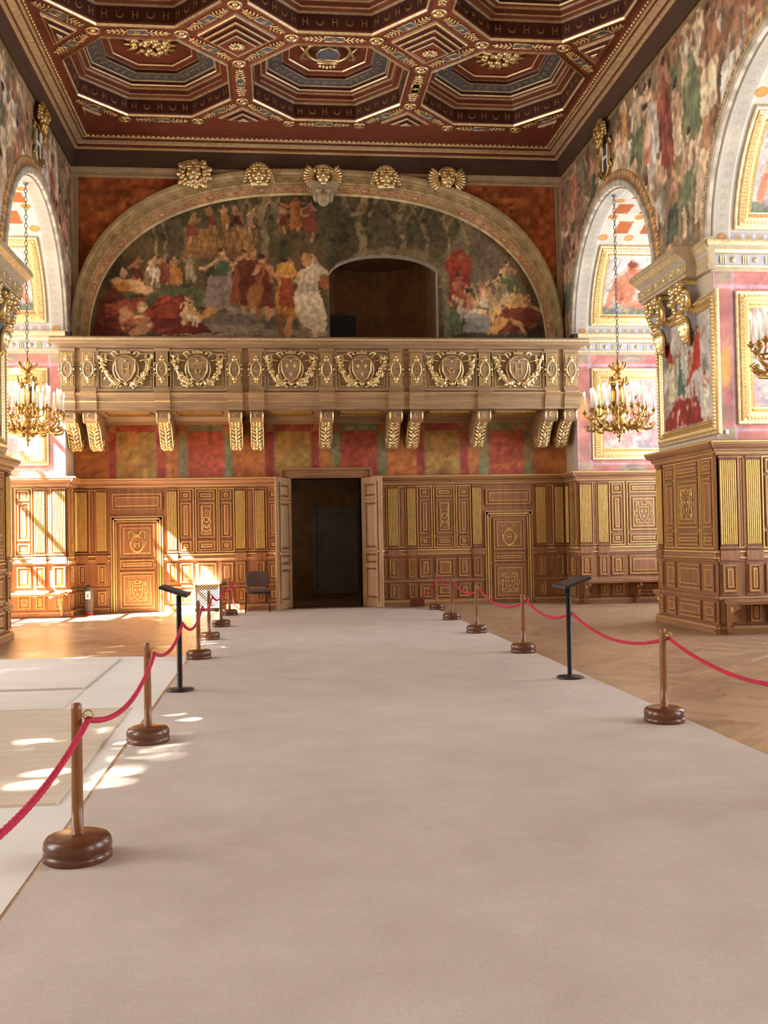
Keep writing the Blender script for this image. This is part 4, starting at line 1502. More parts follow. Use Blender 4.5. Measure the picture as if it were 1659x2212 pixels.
def wainscot(label, F, a0, a1, cols, k0=0, k1=0, gaps=(), emb='crescent', sp=None):
    t = thing('wainscot_panelling', label, 'wall panelling', F((a0 + a1) / 2, 0), None)
    segs, p = [], a0
    for g0, g1 in gaps:
        segs.append((p, g0, k0 if p == a0 else 0, 0))
        p = g1
    segs.append((p, a1, k0 if p == a0 else 0, k1))
    b = MB()
    for s0, s1, q0, q1 in segs:
        b.fbox(F, s0, s1, 0, 2.7, 0, .03, 0)
    for g0, g1 in gaps:
        b.fbox(F, g0, g1, 2.08, 2.7, 0, .03, 0)
    b.build('backing_board', WOODGOLD, t)
    b = MB()
    b.mould(F, a0, a1, CORN, CORM, 0, k0, k1)
    b.build('top_cornice', [M['oak_flat'], M['gilt']], t)
    for nm, pr, ms in (('dado_rail', DADO, DADM), ('middle_rail', MIDR, [0] * 4), ('skirting', SKIR, SKIM)):
        b = MB()
        for s0, s1, q0, q1 in segs:
            b.mould(F, s0, s1, pr, ms, 0, q0, q1)
        b.build(nm, [M['oak_flat'], M['gilt']], t)
    first = {}
    for kind, c0, c1 in cols:
        b = MB()
        if kind in 'fF':
            flutes(b, F, c0, c1, 1.3, 2.63, .03)
            b.fbox(F, c0 - .02, c1 + .02, .57, 1.08, .03, .045, 0)
            b.fbox(F, c0 - .02, c1 + .02, .14, .5, .03, .045, 0)
            panel(b, F, c0 + .035, c1 - .035, .64, 1.02, .045)
            panel(b, F, c0 + .035, c1 - .035, .19, .45, .045)
            b.fbox(F, c0 - .02, c1 + .02, 1.1, 1.245, .05, .09, 0)
            b.build('fluted_pilaster', WOODGOLD, t)
        elif kind == 's':
            panel(b, F, c0, c1, 1.29, 2.64, .03, False)
            b.build('slim_panel', WOODGOLD, t)
        elif kind == 'd':
            b.fbox(F, c0, c1, 2.14, 2.64, .03, .035, 0)
            panel(b, F, c0 + .03, c1 - .03, 2.23, 2.55, .035)
            b.build('overdoor_panel', WOODGOLD, t)
        else:
            b.fring(F, c0 - .01, c1 + .01, 1.27, 2.655, .014, .03, .055, 1)
            panel(b, F, c0 + .06, c1 - .06, 2.42, 2.6, .03)
            panel(b, F, c0 + .06, c1 - .06, 1.6, 2.34, .03, True)
            panel(b, F, c0 + .06, c1 - .06, 1.33, 1.5, .03)
            panel(b, F, c0 + .04, c1 - .04, .64, 1.02, .03)
            panel(b, F, c0 + .04, c1 - .04, .19, .45, .03)
            o = b.build('panelled_bay' if kind == 'w' else 'narrow_panelled_bay', WOODGOLD, t)
            if kind == 'w' and emb:
                b = MB()
                if emb == 'crescent':
                    emblem(b, F, (c0 + c1) / 2, 1.97, .2, .5, emb, .058, .008)
                else:
                    emblem(b, F, (c0 + c1) / 2, 1.98, min(.42, (c1 - c0) * .5), .5, emb, .06, .009)
                b.build('gilded_emblem', M['gilt'], o)
    return t


wainscot('carved oak wainscot with gilt mouldings, end wall left of the central doorway', FB, XL + .05, .12,
         [('f', -4.23, -4.02), ('s', -3.97, -3.84), ('f', -3.82, -3.61), ('d', -3.51, -2.42), ('f', -2.32, -2.12), ('n', -2.08, -1.77), ('w', -1.71, -1.26), ('n', -1.21, -.9), ('f', -.86, -.65), ('s', -.62, -.46), ('f', -.43, -.23), ('n', -.19, .09)],
         0, 0, [(-3.54, -2.40)])
wainscot('carved oak wainscot with gilt mouldings, end wall right of the central doorway', FB, 2.15, XR - .05,
         [('n', 2.19, 2.46), ('f', 2.49, 2.71), ('s', 2.74, 2.89), ('f', 2.92, 3.11), ('n', 3.16, 3.47), ('w', 3.53, 3.98), ('n', 4.04, 4.35), ('f', 4.39, 4.59), ('d', 4.69, 5.75), ('f', 5.85, 6.07), ('s', 6.1, 6.25), ('f', 6.29, 6.48)],
         0, 0, [(4.66, 5.78)])


def closed_door(i, x0, x1, label):
    F = FB
    t = thing('door_%d' % i, label, 'door', F((x0 + x1) / 2, 0, .03), kind='structure')
    b = MB()
    for k_, (w, d) in enumerate(((.012, .075), (.05, .06), (.02, .075), (.04, .05), (.012, .065))):
        a0, a1, z1 = x0 + .13 * k_ / 5, x1 - .13 * k_ / 5, 2.07 - .13 * k_ / 5
        m_ = 1 if k_ in (0, 2, 4) else 0
        b.fbox(F, a0, a0 + w, .02, z1, 0, d, m_)
        b.fbox(F, a1 - w, a1, .02, z1, 0, d, m_)
        b.fbox(F, a0, a1, z1 - w, z1, 0, d, m_)
    b.build('door_frame', [M['oak'], M['gilt']], t)
    b = MB()
    a0, a1 = x0 + .13, x1 - .13
    b.fbox(F, a0, a1, .02, 1.945, .0, .035, 0)
    for z0, z1 in ((1.21, 1.89), (.95, 1.12), (.1, .86)):
        panel(b, F, a0 + .07, a1 - .07, z0, z1, .035, True, .014, False)
    o = b.build('door_leaf', [M['oak'], M['gilt']], t)
    b = MB()
    emblem(b, F, (a0 + a1) / 2, 1.53, .36, .48, 'H', .062, .008)
    b.build('gilded_shield', M['gilt'], o)
    b = MB()
    emblem(b, F, (a0 + a1) / 2, .48, .36, .46, 'fleur', .062, .008)
    b.build('gilded_coat_of_arms', M['gilt'], o)
    b = MB()
    b.lathe([(.0, 0), (.012, 0), (.012, .02), (.022, .03), (.0, .045)], F(a1 - .04, 1.03, .04), 10, 0, None, -Vector((0, 1, 0)))
    b.build('door_knob', M['gold'], o)


closed_door(2, -3.52, -2.42, 'closed oak door with gilt coats of arms, beside the sunlit left corner')
closed_door(3, 4.68, 5.76, 'closed oak door with gilt coats of arms in the shaded right part')


def centre_door():
    F = FB
    t = thing('door_1', 'open double doorway in the middle of the end wall', 'door', F((DX0 + DX1) / 2, 0), kind='structure')
    b = MB()
    for (a0, a1) in ((.12, DX0), (DX1, 2.14)):
        b.fbox(F, a0, a1, 0, 3.06, -.02, .1)
    b.fbox(F, DX0, DX1, DZ, 3.06, -.02, .1)
    b.fring(F, .12, 2.14, -.2, 3.08, .05, .1, .15)
    b.fring(F, .2, 2.06, -.2, 3.0, .02, .1, .125)
    b.fring(F, .30, 1.96, -.2, 2.9, .02, .1, .125)
    b.fbox(F, DX0 - .02, DX0, 0, DZ, -.32, .0)
    b.fbox(F, DX1, DX1 + .02, 0, DZ, -.32, .0)
    b.fbox(F, DX0, DX1, DZ, DZ + .02, -.32, .0)
    b.build('door_casing', M['oak_flat'], t)
    for s_, hx, dv in ((-1, .34, Vector((-.40, -.92, 0))), (1, 1.92, Vector((.43, -.90, 0)))):
        u = dv.normalized()
        n = Vector((-u.y, u.x, 0)) * (1 if s_ < 0 else -1)
        if n.x * s_ > 0:
            n = -n
        G = Fr((hx, YB - .11, 0), u, n)
        W_ = .80
        b = MB()
        b.fbox(G, 0, W_, .03, 2.84, -.03, .02, 0)
        for z0, z1 in ((2.43, 2.68), (1.31, 2.28), (.98, 1.17), (.22, .86)):
            b.fring(G, .12, W_ - .11, z0 - .06, z1 + .06, .045, .02, .055, 0)
            b.fbox(G, .165, .185, z0, z1, .02, .045, 1)
            b.fbox(G, W_ - .175, W_ - .155, z0, z1, .02, .045, 1)
            b.fbox(G, .185, W_ - .175, z0, z1, .015, .022, 2)
            b.frust(G, .215, W_ - .205, z0 + .03, z1 - .03, .02, .036, .03, 0)
        b.fbox(G, W_, W_ + .012, .03, 2.84, -.02, .012, 0)
        o = b.build('door_leaf', [M['door_oak'], M['gold_paint'], M['oak_dark']], t)
        b = MB()
        for dd in (1, -1):
            b.ell(G(W_ - .06, 1.22, .06 * dd), (.025, .025, .025), None, 8, 6)
            b.tube([G(W_ - .06, 1.22, 0), G(W_ - .06, 1.22, .06 * dd)], .01, 6)
        b.build('door_knob', M['gold'], o)


centre_door()


# ------------------------------------------------------------------ musicians' gallery
def balcony():
    YF = 20.55
    F = Fr((0, YF, 0), (1, 0, 0), (0, -1, 0))
    t = thing('musicians_gallery', 'carved wooden gallery with gilt coats of arms spanning the end wall', 'balcony', (XC, YF, 4.2))
    G, GG = M['gallery_oak'], [M['gallery_oak'], M['gold']]
    x0, x1 = -4.27, 6.5
    b = MB()
    b.box(x0, x1, YF, YF + .12, 4.5, 5.5)
    b.box(x0, x1, YF + .05, YB - .02, 4.3, 4.42)
    for x in (x0, x1 - .12):
        b.box(x, x + .12, YF + .12, YB - .9, 4.42, 5.5)
    b.build('parapet', G, t)
    b = MB()
    pr = [(0, 5.46), (.04, 5.47), (.05, 5.5), (.09, 5.52), (.17, 5.54), (.19, 5.56), (.19, 5.60), (.2, 5.605), (.2, 5.64), (.17, 5.68), (-.2, 5.68), (-.2, 5.6), (0, 5.5)]
    b.mould(F, x0, x1, pr, [0, 0, 0, 0, 0, 0, 0, 1, 0, 0, 0, 0], 0, 1, 1)
    b.build('handrail', [M['gallery_oak'], M['gold_paint']], t)
    b = MB()
    pr = [(-.1, 4.2), (.02, 4.2), (.02, 4.27), (.04, 4.28), (.04, 4.36), (.055, 4.37), (.055, 4.38), (.06, 4.45), (.1, 4.5), (.12, 4.52), (.12, 4.53), (.125, 4.54), (.1, 4.56), (0, 4.57)]
    b.mould(F, x0, x1, pr, [0, 0, 0, 0, 1, 0, 0, 0, 0, 1, 0, 0, 0], 0, .6, .6)
    b.build('lower_moulding', [M['gallery_oak'], M['gold_paint']], t)
    b = MB()
    b.box(x0, x1, YF + .04, YB - .02, 4.2, 4.3)
    pil = [-4.135, -3.71, -2.25, -.785, -.345, 1.105, 2.555, 2.99, 4.445, 5.895, 6.315]
    bays = [(-3.56, -2.38), (-2.12, -.93), (-.2, .94), (1.27, 2.41), (3.15, 4.31), (4.58, 5.76)]
    for a, c_ in bays:
        for g0, g1, z_ in ((.12, .15, 4.16), (.22, .235, 4.17)):
            y0, y1 = YF + .15 + g0, YB - .45 - g0
            for m_, q in ((1, ((a + g0, c_ - g0, y0, y0 + .02), (a + g0, c_ - g0, y1 - .02, y1), (a + g0, a + g0 + .02, y0, y1), (c_ - g0 - .02, c_ - g0, y0, y1))),):
                for X0, X1_, Y0, Y1 in q:
                    b.box(X0, X1_, Y0, Y1, z_, 4.2, m_)
    b.mould(FB, XL, XR, [(0, 4.05), (.05, 4.06), (.06, 4.1), (.12, 4.12), (.2, 4.2), (0, 4.2)])
    b.build('soffit', [M['gallery_oak'], M['gold_dark']], t)

    # pilaster
    ref = Vector((pil[0], 0, 0))
    p = pil[0]
    b = MB()
    b.fbox(F, p - .155, p + .155, 4.57, 5.46, 0, .05, 0)
    b.fbox(F, p - .16, p + .16, 4.57, 4.66, 0, .075, 0)
    b.fbox(F, p - .16, p + .16, 5.40, 5.46, 0, .07, 0)
    b.mould(F, p - .16, p + .16, [(d_ + .04, z_) for d_, z_ in ((0, 4.2), (.02, 4.2), (.02, 4.27), (.04, 4.28), (.04, 4.36), (.06, 4.38), (.06, 4.45), (.1, 4.5), (.12, 4.53), (.1, 4.57), (-.04, 4.57))], [0, 0, 0, 0, 1, 0, 0, 0, 1, 0], 0)
    for i in range(7):
        c_ = p - .105 + i * .035
        b.fbox(F, c_ - .012, c_ + .012, 4.69, 5.37, .05, .066, 1)
    proto = b.build('pilaster', GG, t)
    b = MB()
    b.prism(F, arcp(p, 5.03, .1, 0, 2 * pi, 14, .17)[:-1], .06, .09, 0)
    b.tube([F(x, z, .092) for x, z in arcp(p, 5.03, .1, 0, 2 * pi, 14, .17)[:-1]], .014, 5, 1, True)
    for q in (-1, 1):
        for z_ in (5.13, 4.93):
            b.tube([F(p + q * .09, z_, .08), F(p + q * .15, z_ + .03, .085), F(p + q * .155, z_ - .02, .085), F(p + q * .125, z_ - .025, .085)], .014, 5, 1)
        b.ell(F(p + q * .14, 5.03, .08), (.03, .02, .035), None, 6, 5, 1)
    for z_ in (5.23, 4.83):
        b.ell(F(p, z_, .08), (.055, .03, .05), None, 8, 5, 1)
    b.ell(F(p, 5.29, .075), (.025, .02, .035), None, 6, 5, 1)
    b.ell(F(p, 4.77, .075), (.025, .02, .035), None, 6, 5, 1)
    cart = MB()
    cart.v, cart.f, cart.m, cart.sm = list(b.v), list(b.f), list(b.m), list(b.sm)
    b.prism(F, crescent_pts(p, 5.03, .055, -pi / 2), .09, .105, 1)
    b.build('crescent_cartouche', GG, proto)
    proto2 = cpart(proto, t, Matrix.Translation(Vector((pil[1] - p, 0, 0))))
    for ch in KIDS[proto2.name]:
        bpy.data.objects.remove(ch)
    KIDS[proto2.name] = []
    WL[proto2.name] = WL[t.name]
    glyph_h(cart, Fr(F.o + F.n * .09, F.u, F.n), p, 4.98, .1, 1)
    cart.build('letter_cartouche', GG, proto2)
    for i, x in enumerate(pil[2:]):
        src = proto if i % 2 == 0 else proto2
        cpart(src, t, Matrix.Translation(Vector((x - p, 0, 0))))
    # panels with arms
    coats = {}
    for (a, c_), kd in zip(bays, ('H', 'knot', 'fleur', 'fleur', 'knot', 'H')):
        b = MB()
        b.fring(F, a, c_, 4.58, 5.45, .035, 0, .05, 0)
        b.fring(F, a + .035, c_ - .035, 4.615, 5.415, .012, 0, .04, 1)
        b.fring(F, a + .09, c_ - .09, 4.67, 5.36, .014, 0, .012, 1)
        b.build('panel_frame', [M['gallery_oak'], M['gold_paint']], t)
        mx = (a + c_) / 2
        if kd in coats:
            o, x_ = coats[kd]
            cpart(o, t, Matrix.Translation(Vector((mx - x_, 0, 0))))
            continue
        b = MB()
        S = shield(mx, 5.02, .2, .25)[:-1]
        b.prism(F, S, .03, .09, 0)
        b.tube([F(x, z, .09) for x, z in S], .016, 5, 1, True)
        O = arcp(mx, 5.03, .25, 0, 2 * pi, 20, .29)[:-1]
        b.prism(F, O, .0, .045, 0)
        b.tube([F(x, z, .045) for x, z in O], .02, 5, 1, True)
        if kd == 'H':
            glyph_h(b, Fr(F.o + F.n * .09, F.u, F.n), mx, 4.93, .2, 1)
        elif kd == 'fleur':
            for x, z in ((-.08, 5.1), (.08, 5.1), (0, 4.93)):
                fleur(b, F, mx + x, z, .12, .095, 1)
        else:
            for q in range(3):
                an = q * 2 * pi / 3
                b.prism(F, crescent_pts(mx + .035 * cos(an + pi / 2), 5.0 + .035 * sin(an + pi / 2), .085, an, .25), .09, .105 + .004 * q, 1)
        for q in (-1, 1):        # strapwork and side scrolls
            b.tube([F(mx + q * .2, 5.26, .05), F(mx + q * .28, 5.36, .07), F(mx + q * .2, 5.4, .07), F(mx + q * .17, 5.33, .07)], .022, 5, 1)
            b.tube([F(mx + q * .24, 5.2, .04), F(mx + q * .36, 5.22, .06), F(mx + q * .44, 5.26, .05)], .016, 5, 1)
            b.fbox(F, mx + q * .4 - .025, mx + q * .4 + .025, 5.16, 5.33, 0, .06, 1)
            b.tube([F(mx + q * .12, 4.75, .05), F(mx + q * .22, 4.7, .06), F(mx + q * .32, 4.7, .05)], .018, 5, 1)
        b.ell(F(mx, 4.73, .05), (.05, .04, .05), None, 8, 5, 1)
        for i in range(7):       # crown
            x = (i - 3) * .03
            b.ell(F(mx + x, 5.4 - abs(i - 3) * .006, .075), (.012, .02, .03 + (.02 if i % 3 == 0 else 0)), None, 5, 4, 1)
        b.fbox(F, mx - .1, mx + .1, 5.345, 5.37, .03, .09, 1)
        b.ell(F(mx, 5.2, .1), (.025, .02, .025), None, 6, 5, 1)
        o = b.build('coat_of_arms', GG, t)
        r = random.Random(len(coats))
        for q in (-1, 1):
            b = MB()
            b.tube([F(mx + q * (.5 - .38 * u ** 1.5), 5.3 - .56 * sin(u * pi * .5) ** 1.1, .035) for u in np.linspace(0, 1, 10)], [.03 + .004 * i for i in range(10)], 6)
            for i in range(54):
                u = i / 53
                x = .5 - .38 * u ** 1.5
                z = 5.3 - .56 * sin(u * pi * .5) ** 1.1
                wv = .035 + .045 * u
                s_ = r.uniform(.02, .04)
                c0 = F(mx + q * (x + r.uniform(-wv, wv)), z + r.uniform(-wv, wv), .045 + r.uniform(0, .03))
                if r.random() < .55:
                    b.ell(c0, (s_, s_, s_), None, 6, 5)
                else:
                    an = r.uniform(0, pi)
                    b.ell(c0, (s_ * 2, s_ * .5, s_ * .7), (Vector((cos(an), 0, sin(an))), Vector((0, 1, 0)), Vector((-sin(an), 0, cos(an)))), 6, 4)
            b.build('fruit_garland', M['gold'], o)
        coats[kd] = (o, mx)
    # scrolled brackets
    D = YB - YF
    prof = [(0, 4.2), (D - .06, 4.2), (D - .03, 4.14), (D - .03, 4.04), (D - .08, 3.97), (D - .17, 3.96), (D - .24, 4.0), (D - .32, 3.98), (D - .46, 3.9), (D - .6, 3.76), (D - .7, 3.6), (D - .8, 3.5), (D - .95, 3.47), (D - 1.1, 3.53), (D - 1.2, 3.66), (0, 3.8)]
    b = MB()
    p = pil[0]
    hw = .125
    n = len(prof)
    vs = [(p - hw, YB - d_, z_) for d_, z_ in prof] + [(p + hw, YB - d_, z_) for d_, z_ in prof]
    b.add(vs, [tuple(range(n)), tuple(range(2 * n - 1, n - 1, -1))] + [(i, (i + 1) % n, n + (i + 1) % n, n + i) for i in range(n)], 0)
    for s_ in (-1, 1):
        b.tube([(p + s_ * hw, YB - d_, z_) for d_, z_ in prof[1:-1]], .016, 5, 1)
        sp = [(p + s_ * (hw + .002), YB - (D - .13 + .07 * (1 - u / 8) * cos(u)), 4.08 + .07 * (1 - u / 8) * sin(u)) for u in np.linspace(0, 7, 14)]
        b.tube(sp, .012, 4, 1)
        sp = [(p + s_ * (hw + .002), YB - (D - .92 + .11 * (1 - u / 9) * cos(u)), 3.61 + .11 * (1 - u / 9) * sin(u)) for u in np.linspace(0, 7, 14)]
        b.tube(sp, .014, 4, 1)
    bp = b.build('scroll_bracket', GG, t)
    b = MB()
    path = prof[6:13]
    for i in range(len(path) - 1):
        (d0, z0), (d1, z1) = path[i], path[i + 1]
        tv = Vector((0, -(d1 - d0), z1 - z0)).normalized()
        nv = tv.cross(Vector((1, 0, 0)))
        if nv.y > 0 and nv.z > 0:
            nv = -nv
        c0 = Vector((p, YB - (d0 + d1) / 2, (z0 + z1) / 2))
        L = Vector((0, d1 - d0, z1 - z0)).length
        b.ell(c0, (.04, L * .75, .04), (Vector((1, 0, 0)), tv, nv), 6, 5)
        for s_ in (-1, 1):
            for j in range(2):
                q = (tv * -.75 + Vector((s_, 0, 0)) * .7).normalized()
                cc = c0 + Vector((s_ * .06, 0, 0)) + tv * (L * (.25 - .5 * j))
                b.ell(cc, (.075, .03, .04), (q, nv.cross(q), nv), 6, 4)
    b.ell((p, YB - (D - .9), 3.49), (.1, .12, .05), None, 8, 6)
    b.build('acanthus_leaf', M['gold'], bp)
    b = MB()
    b.prism(Fr((0, YB - (D - .03), 0), (1, 0, 0), (0, -1, 0)), crescent_pts(p, 4.09, .05, -pi / 2), 0, .014, 0)
    b.build('crescent', M['gold'], bp)
    for x in pil[1:]:
        cpart(bp, t, Matrix.Translation(Vector((x - p, 0, 0))))


balcony()
for x, lb in ((-4.13, 'small black box on the left end of the gallery rail'), (6.47, 'small black box on the right end of the gallery rail')):
    b = MB()
    b.box(x - .06, x + .06, 20.62, 20.74, 5.68, 5.83)
    b.box(x - .045, x + .045, 20.61, 20.62, 5.7, 5.81)
    b.build('loudspeaker_box', M['black'], None, lb, 'speaker', 'black boxes on the gallery rail', loc=(x, 20.68, 5.68))

# ------------------------------------------------------------------ side walls: frescoes, vaults, pictures, entablatures
SKINS = [(204, 166, 126), (190, 140, 100), (214, 184, 146), (176, 122, 88)]
ROBES = [(214, 204, 180), (164, 88, 66), (196, 142, 76), (112, 118, 84), (176, 112, 84), (204, 178, 140), (140, 100, 84), (140, 74, 58), (190, 180, 164), (86, 92, 72)]


def wall_mural(side, y0, y1, label, seed):
    c = Canvas(y0, y1, 5.85, 9.72, .03, (134, 114, 84), seed)
    c.tint((86, 78, 56), .75, .6, .52)
    c.tint((150, 126, 92), .6, .4, .55)
    c.tint((120, 70, 50), .6, .5, .58)
    r = c.rng
    arches = [(b0 + b1) / 2 for b0, b1 in BAYS if b1 > y0 - 1 and b0 < y1 + 1]
    spots = []
    for row, (za, zb, h0, h1) in enumerate(((8.0, 8.5, 1.3, 1.7), (7.0, 7.6, 1.6, 2.3), (5.8, 6.4, 1.6, 2.2))):
        y = y0 - .2
        while y < y1 + .2:
            spots.append((y, r.uniform(za, zb), r.uniform(h0, h1)))
            y += r.uniform(.36, .7)
    for y, z, h in spots:
        d = min(((y - a) ** 2 + max(0, z + h * .5 - ZSP) ** 2) ** .5 for a in arches)
        if d < RA - .1:
            continue
        c.fig(y, z, h, SKINS[int(r.integers(4))], ROBES[int(r.integers(len(ROBES)))], r.normal(0, .12), r.random() < .25, r.uniform(.45, .9), 1, r.choice([-1, 1]))
    for a in arches:                    # leafy swag over each crown
        for i in range(60):
            c.ell(a + r.normal(0, .22), ZSP + RA + .55 + r.normal(0, .3), r.uniform(.04, .12), r.uniform(.03, .06), r.uniform(0, 3), [(70, 84, 50), (104, 106, 60), (150, 120, 60), (60, 60, 44)][int(r.integers(4))], .8)
    c.painterly(.04, .22, 1600, .045)
    g = c.c.mean(-1, keepdims=True) * np.array([1.05, .98, .86])
    c.c = (c.c * .8 + g * .2) * 1.1
    c.rect(y0, y1, 9.6, 9.75, (150, 124, 80))
    c.rect(y0, y1, 9.585, 9.6, (84, 64, 40))
    c.mottle(.2, .1)
    c.mottle(.14, .5)
    keep = np.ones(c.X.shape, bool)
    for a in arches:
        keep &= (c.X - a) ** 2 + np.maximum(c.Y - ZSP, 0) ** 2 > (RA + .08) ** 2
    x = (XR if side > 0 else XL) - side * .012
    c.mesh(lambda X, Y: (np.full_like(X, x), X, Y), M['paint_fine'], 'fresco', None, keep, label=label, cat='mural', loc=(x, (y0 + y1) / 2, 7.8))


wall_mural(1, 6.0, YB, 'crowded painted figures covering the right wall above and between the arches', 31)
wall_mural(-1, 9.0, YB, 'crowded painted figures covering the left wall above the arch', 37)


def archivolt(side, b0, b1, label):
    yc = (b0 + b1) / 2
    L = pi * 2.45
    c = Canvas(0, L, 0, .34, .016, (198, 188, 164), 6)
    c.rect(0, L, .0, .02, (226, 218, 200))
    c.rect(0, L, .1, .115, (140, 128, 100))
    c.rect(0, L, .14, .15, (150, 136, 108))
    for s_ in np.arange(0, L, .16):
        c.rect(s_, s_ + .13, .16, .34, (150, 96, 56))
        c.ell(s_ + .065, .25, .045, .075, 0, (206, 176, 110), .95)
        c.ell(s_ + .065, .2, .03, .03, 0, (180, 120, 70), .9)
        c.rect(s_ + .13, s_ + .16, .15, .34, (196, 180, 150))
    c.mottle(.15, .1)
    x0 = XR if side > 0 else XL

    def fn(X, Y):
        th = X / 2.45
        r_ = RA + Y
        d = np.interp(Y, [0, .02, .1, .13, .15, .3, .34], [0, .06, .05, .08, .03, .03, .0])
        return x0 - side * (d + .005), yc - r_ * np.cos(th), ZSP + r_ * np.sin(th)
    c.mesh(fn, M['paint_stucco'], 'arch_moulding', None, None, label=label, cat='arch moulding', loc=(x0, yc, ZSP))


def vault(side, b0, b1, label, full=True):
    yc = (b0 + b1) / 2
    L = pi * RA
    c = Canvas(.0, DEP, 0, L, .017, (204, 195, 178), 41)
    deg = L / 180
    c.rect(.0, .03, 0, L, (150, 140, 120))
    c.rect(.05, .26, 0, L, (186, 178, 162))
    r = c.rng
    for s_ in np.arange(.06, L, .15):
        th = np.linspace(0, 5.5, 9)
        c.stroke([(.155 + .05 * (1 - t / 8) * cos(t), s_ + .05 * (1 - t / 8) * sin(t)) for t in th], .016, (168, 154, 120), .8)
    c.rect(.26, .28, 0, L, (236, 228, 210))
    for s0 in (0, 1):                                     # frieze under each picture
        f = (lambda a: a * deg) if s0 == 0 else (lambda a: L - a * deg)
        lo, hi = sorted((f(.3), f(3.6)))
        c.rect(.3, DEP, lo, hi, (176, 176, 180))
        for x in np.arange(.4, DEP, .18):
            c.ell(x, (lo + hi) / 2, .05, .04, 0, (196, 160, 110), .9)
            c.ell(x + .09, (lo + hi) / 2, .025, .045, 0, (206, 204, 204), .9)
        c.ell(.15, f(1.8), .075, .06, 0, (184, 128, 84))
        c.ell(.15, f(1.8), .04, .035, 0, (206, 160, 110))
    och = (172, 98, 56)
    for k_, a in enumerate((61, 75.5, 90, 104.5, 119)):
        s_ = a * deg
        for j in range(4):
            x = .55 + j * .56
            if k_ % 2 == 0:
                c.ell(x - .2, s_ - .27, .1, .08, 0, (188, 132, 70))
                c.ell(x - .2, s_ - .27, .07, .055, 0, (204, 150, 88))
                c.poly([(x + .0, s_ - .17), (x + .3, s_ - .17), (x + .34, s_ + .17), (x + .04, s_ + .17)], och)
            else:
                c.ell(x - .15, s_ - .27, .1, .08, 0, (188, 132, 70))
                c.poly([(x - .2, s_ - .17), (x + .12, s_ - .17), (x + .16, s_ + .17), (x - .16, s_ + .17)], och)
    for _ in range(120):
        x, s_ = r.uniform(.32, DEP), r.uniform(52 * deg, 128 * deg)
        th = np.linspace(0, 4.5, 6)
        c.stroke([(x + .05 * (1 - t / 7) * cos(t), s_ + .05 * (1 - t / 7) * sin(t)) for t in th], .017, (206, 190, 160), .5)
    c.mottle(.06, .3)
    x0 = XR if side > 0 else XL

    def fn(X, Y):
        th = Y / RA
        return x0 + side * X, yc + (RA - .015) * np.cos(th), ZSP + (RA - .015) * np.sin(th)
    c.mesh(fn, M['paint_stucco'], 'vault_plaster', None, None, label=label, cat='vault', loc=(x0 + side * 1.2, yc, ZSP + 2))


def gframe(b, Mf, a0, a1, z0, z1, wd, seg=10):
    """gilded picture frame over the mapping Mf(a,z,d): sweep of a profile round a rectangle"""
    pr = [(0, 0, 0), (.0, .03, 0), (.015, .045, 0), (.05, .045, 0), (.055, .07, 1), (.15, .085, 1), (.16, .05, 1), (.18, .05, 1), (.19, .065, 1), (.235, .03, 1), (.24, .015, 1), (.26, .02, 1), (.26, 0, 1)]
    k_ = wd / .26
    pr = [(w * k_, d, m) for w, d, m in pr]
    side = [((a0, z0), (a1, z0)), ((a1, z0), (a1, z1)), ((a1, z1), (a0, z1)), ((a0, z1), (a0, z0))]
    inn = [(1, 1), (-1, 1), (-1, -1), (1, -1)]
    for i, (p, q) in enumerate(side):
        i0, i1 = inn[i], inn[(i + 1) % 4]
        prev = None
        for j in range(seg + 1):
            u = j / seg
            row = []
            for w, d, m in pr:
                A = (p[0] + i0[0] * w, p[1] + i0[1] * w)
                B_ = (q[0] + i1[0] * w, q[1] + i1[1] * w)
                row.append(Mf(A[0] + (B_[0] - A[0]) * u, A[1] + (B_[1] - A[1]) * u, d))
            if prev:
                n = len(row)
                for k2 in range(n - 1):
                    b.add([prev[k2], row[k2], row[k2 + 1], prev[k2 + 1]], [(0, 1, 2, 3)], pr[k2 + 1][2])
            prev = row
        # gadroons and beads
        L = sqrt((q[0] - p[0]) ** 2 + (q[1] - p[1]) ** 2)
        for w, sz, stp, dd in ((.1 * k_, .034 * k_, .055, .08), (.21 * k_, .016 * k_, .036, .05)):
            n = int((L - 2 * w) / stp)
            for j in range(n):
                u = (w + (j + .5) * (L - 2 * w) / n) / L
                x = p[0] + (q[0] - p[0]) * u
                z = p[1] + (q[1] - p[1]) * u
                nx, nz = ((0, i0[1]) if i in (0, 2) else (i0[0], 0))
                x, z = x + nx * w, z + nz * w
                t = (q[0] - p[0]) / L, (q[1] - p[1]) / L
                A = [Mf(x - t[0] * stp * .36 - nx * sz, z - t[1] * stp * .36 - nz * sz, dd - .012), Mf(x + t[0] * stp * .36 - nx * sz, z + t[1] * stp * .36 - nz * sz, dd - .012),
                     Mf(x + t[0] * stp * .36 + nx * sz, z + t[1] * stp * .36 + nz * sz, dd - .012), Mf(x - t[0] * stp * .36 + nx * sz, z - t[1] * stp * .36 + nz * sz, dd - .012), Mf(x, z, dd + .022)]
                b.add(A, [(0, 1, 4), (1, 2, 4), (2, 3, 4), (3, 0, 4)], 1)


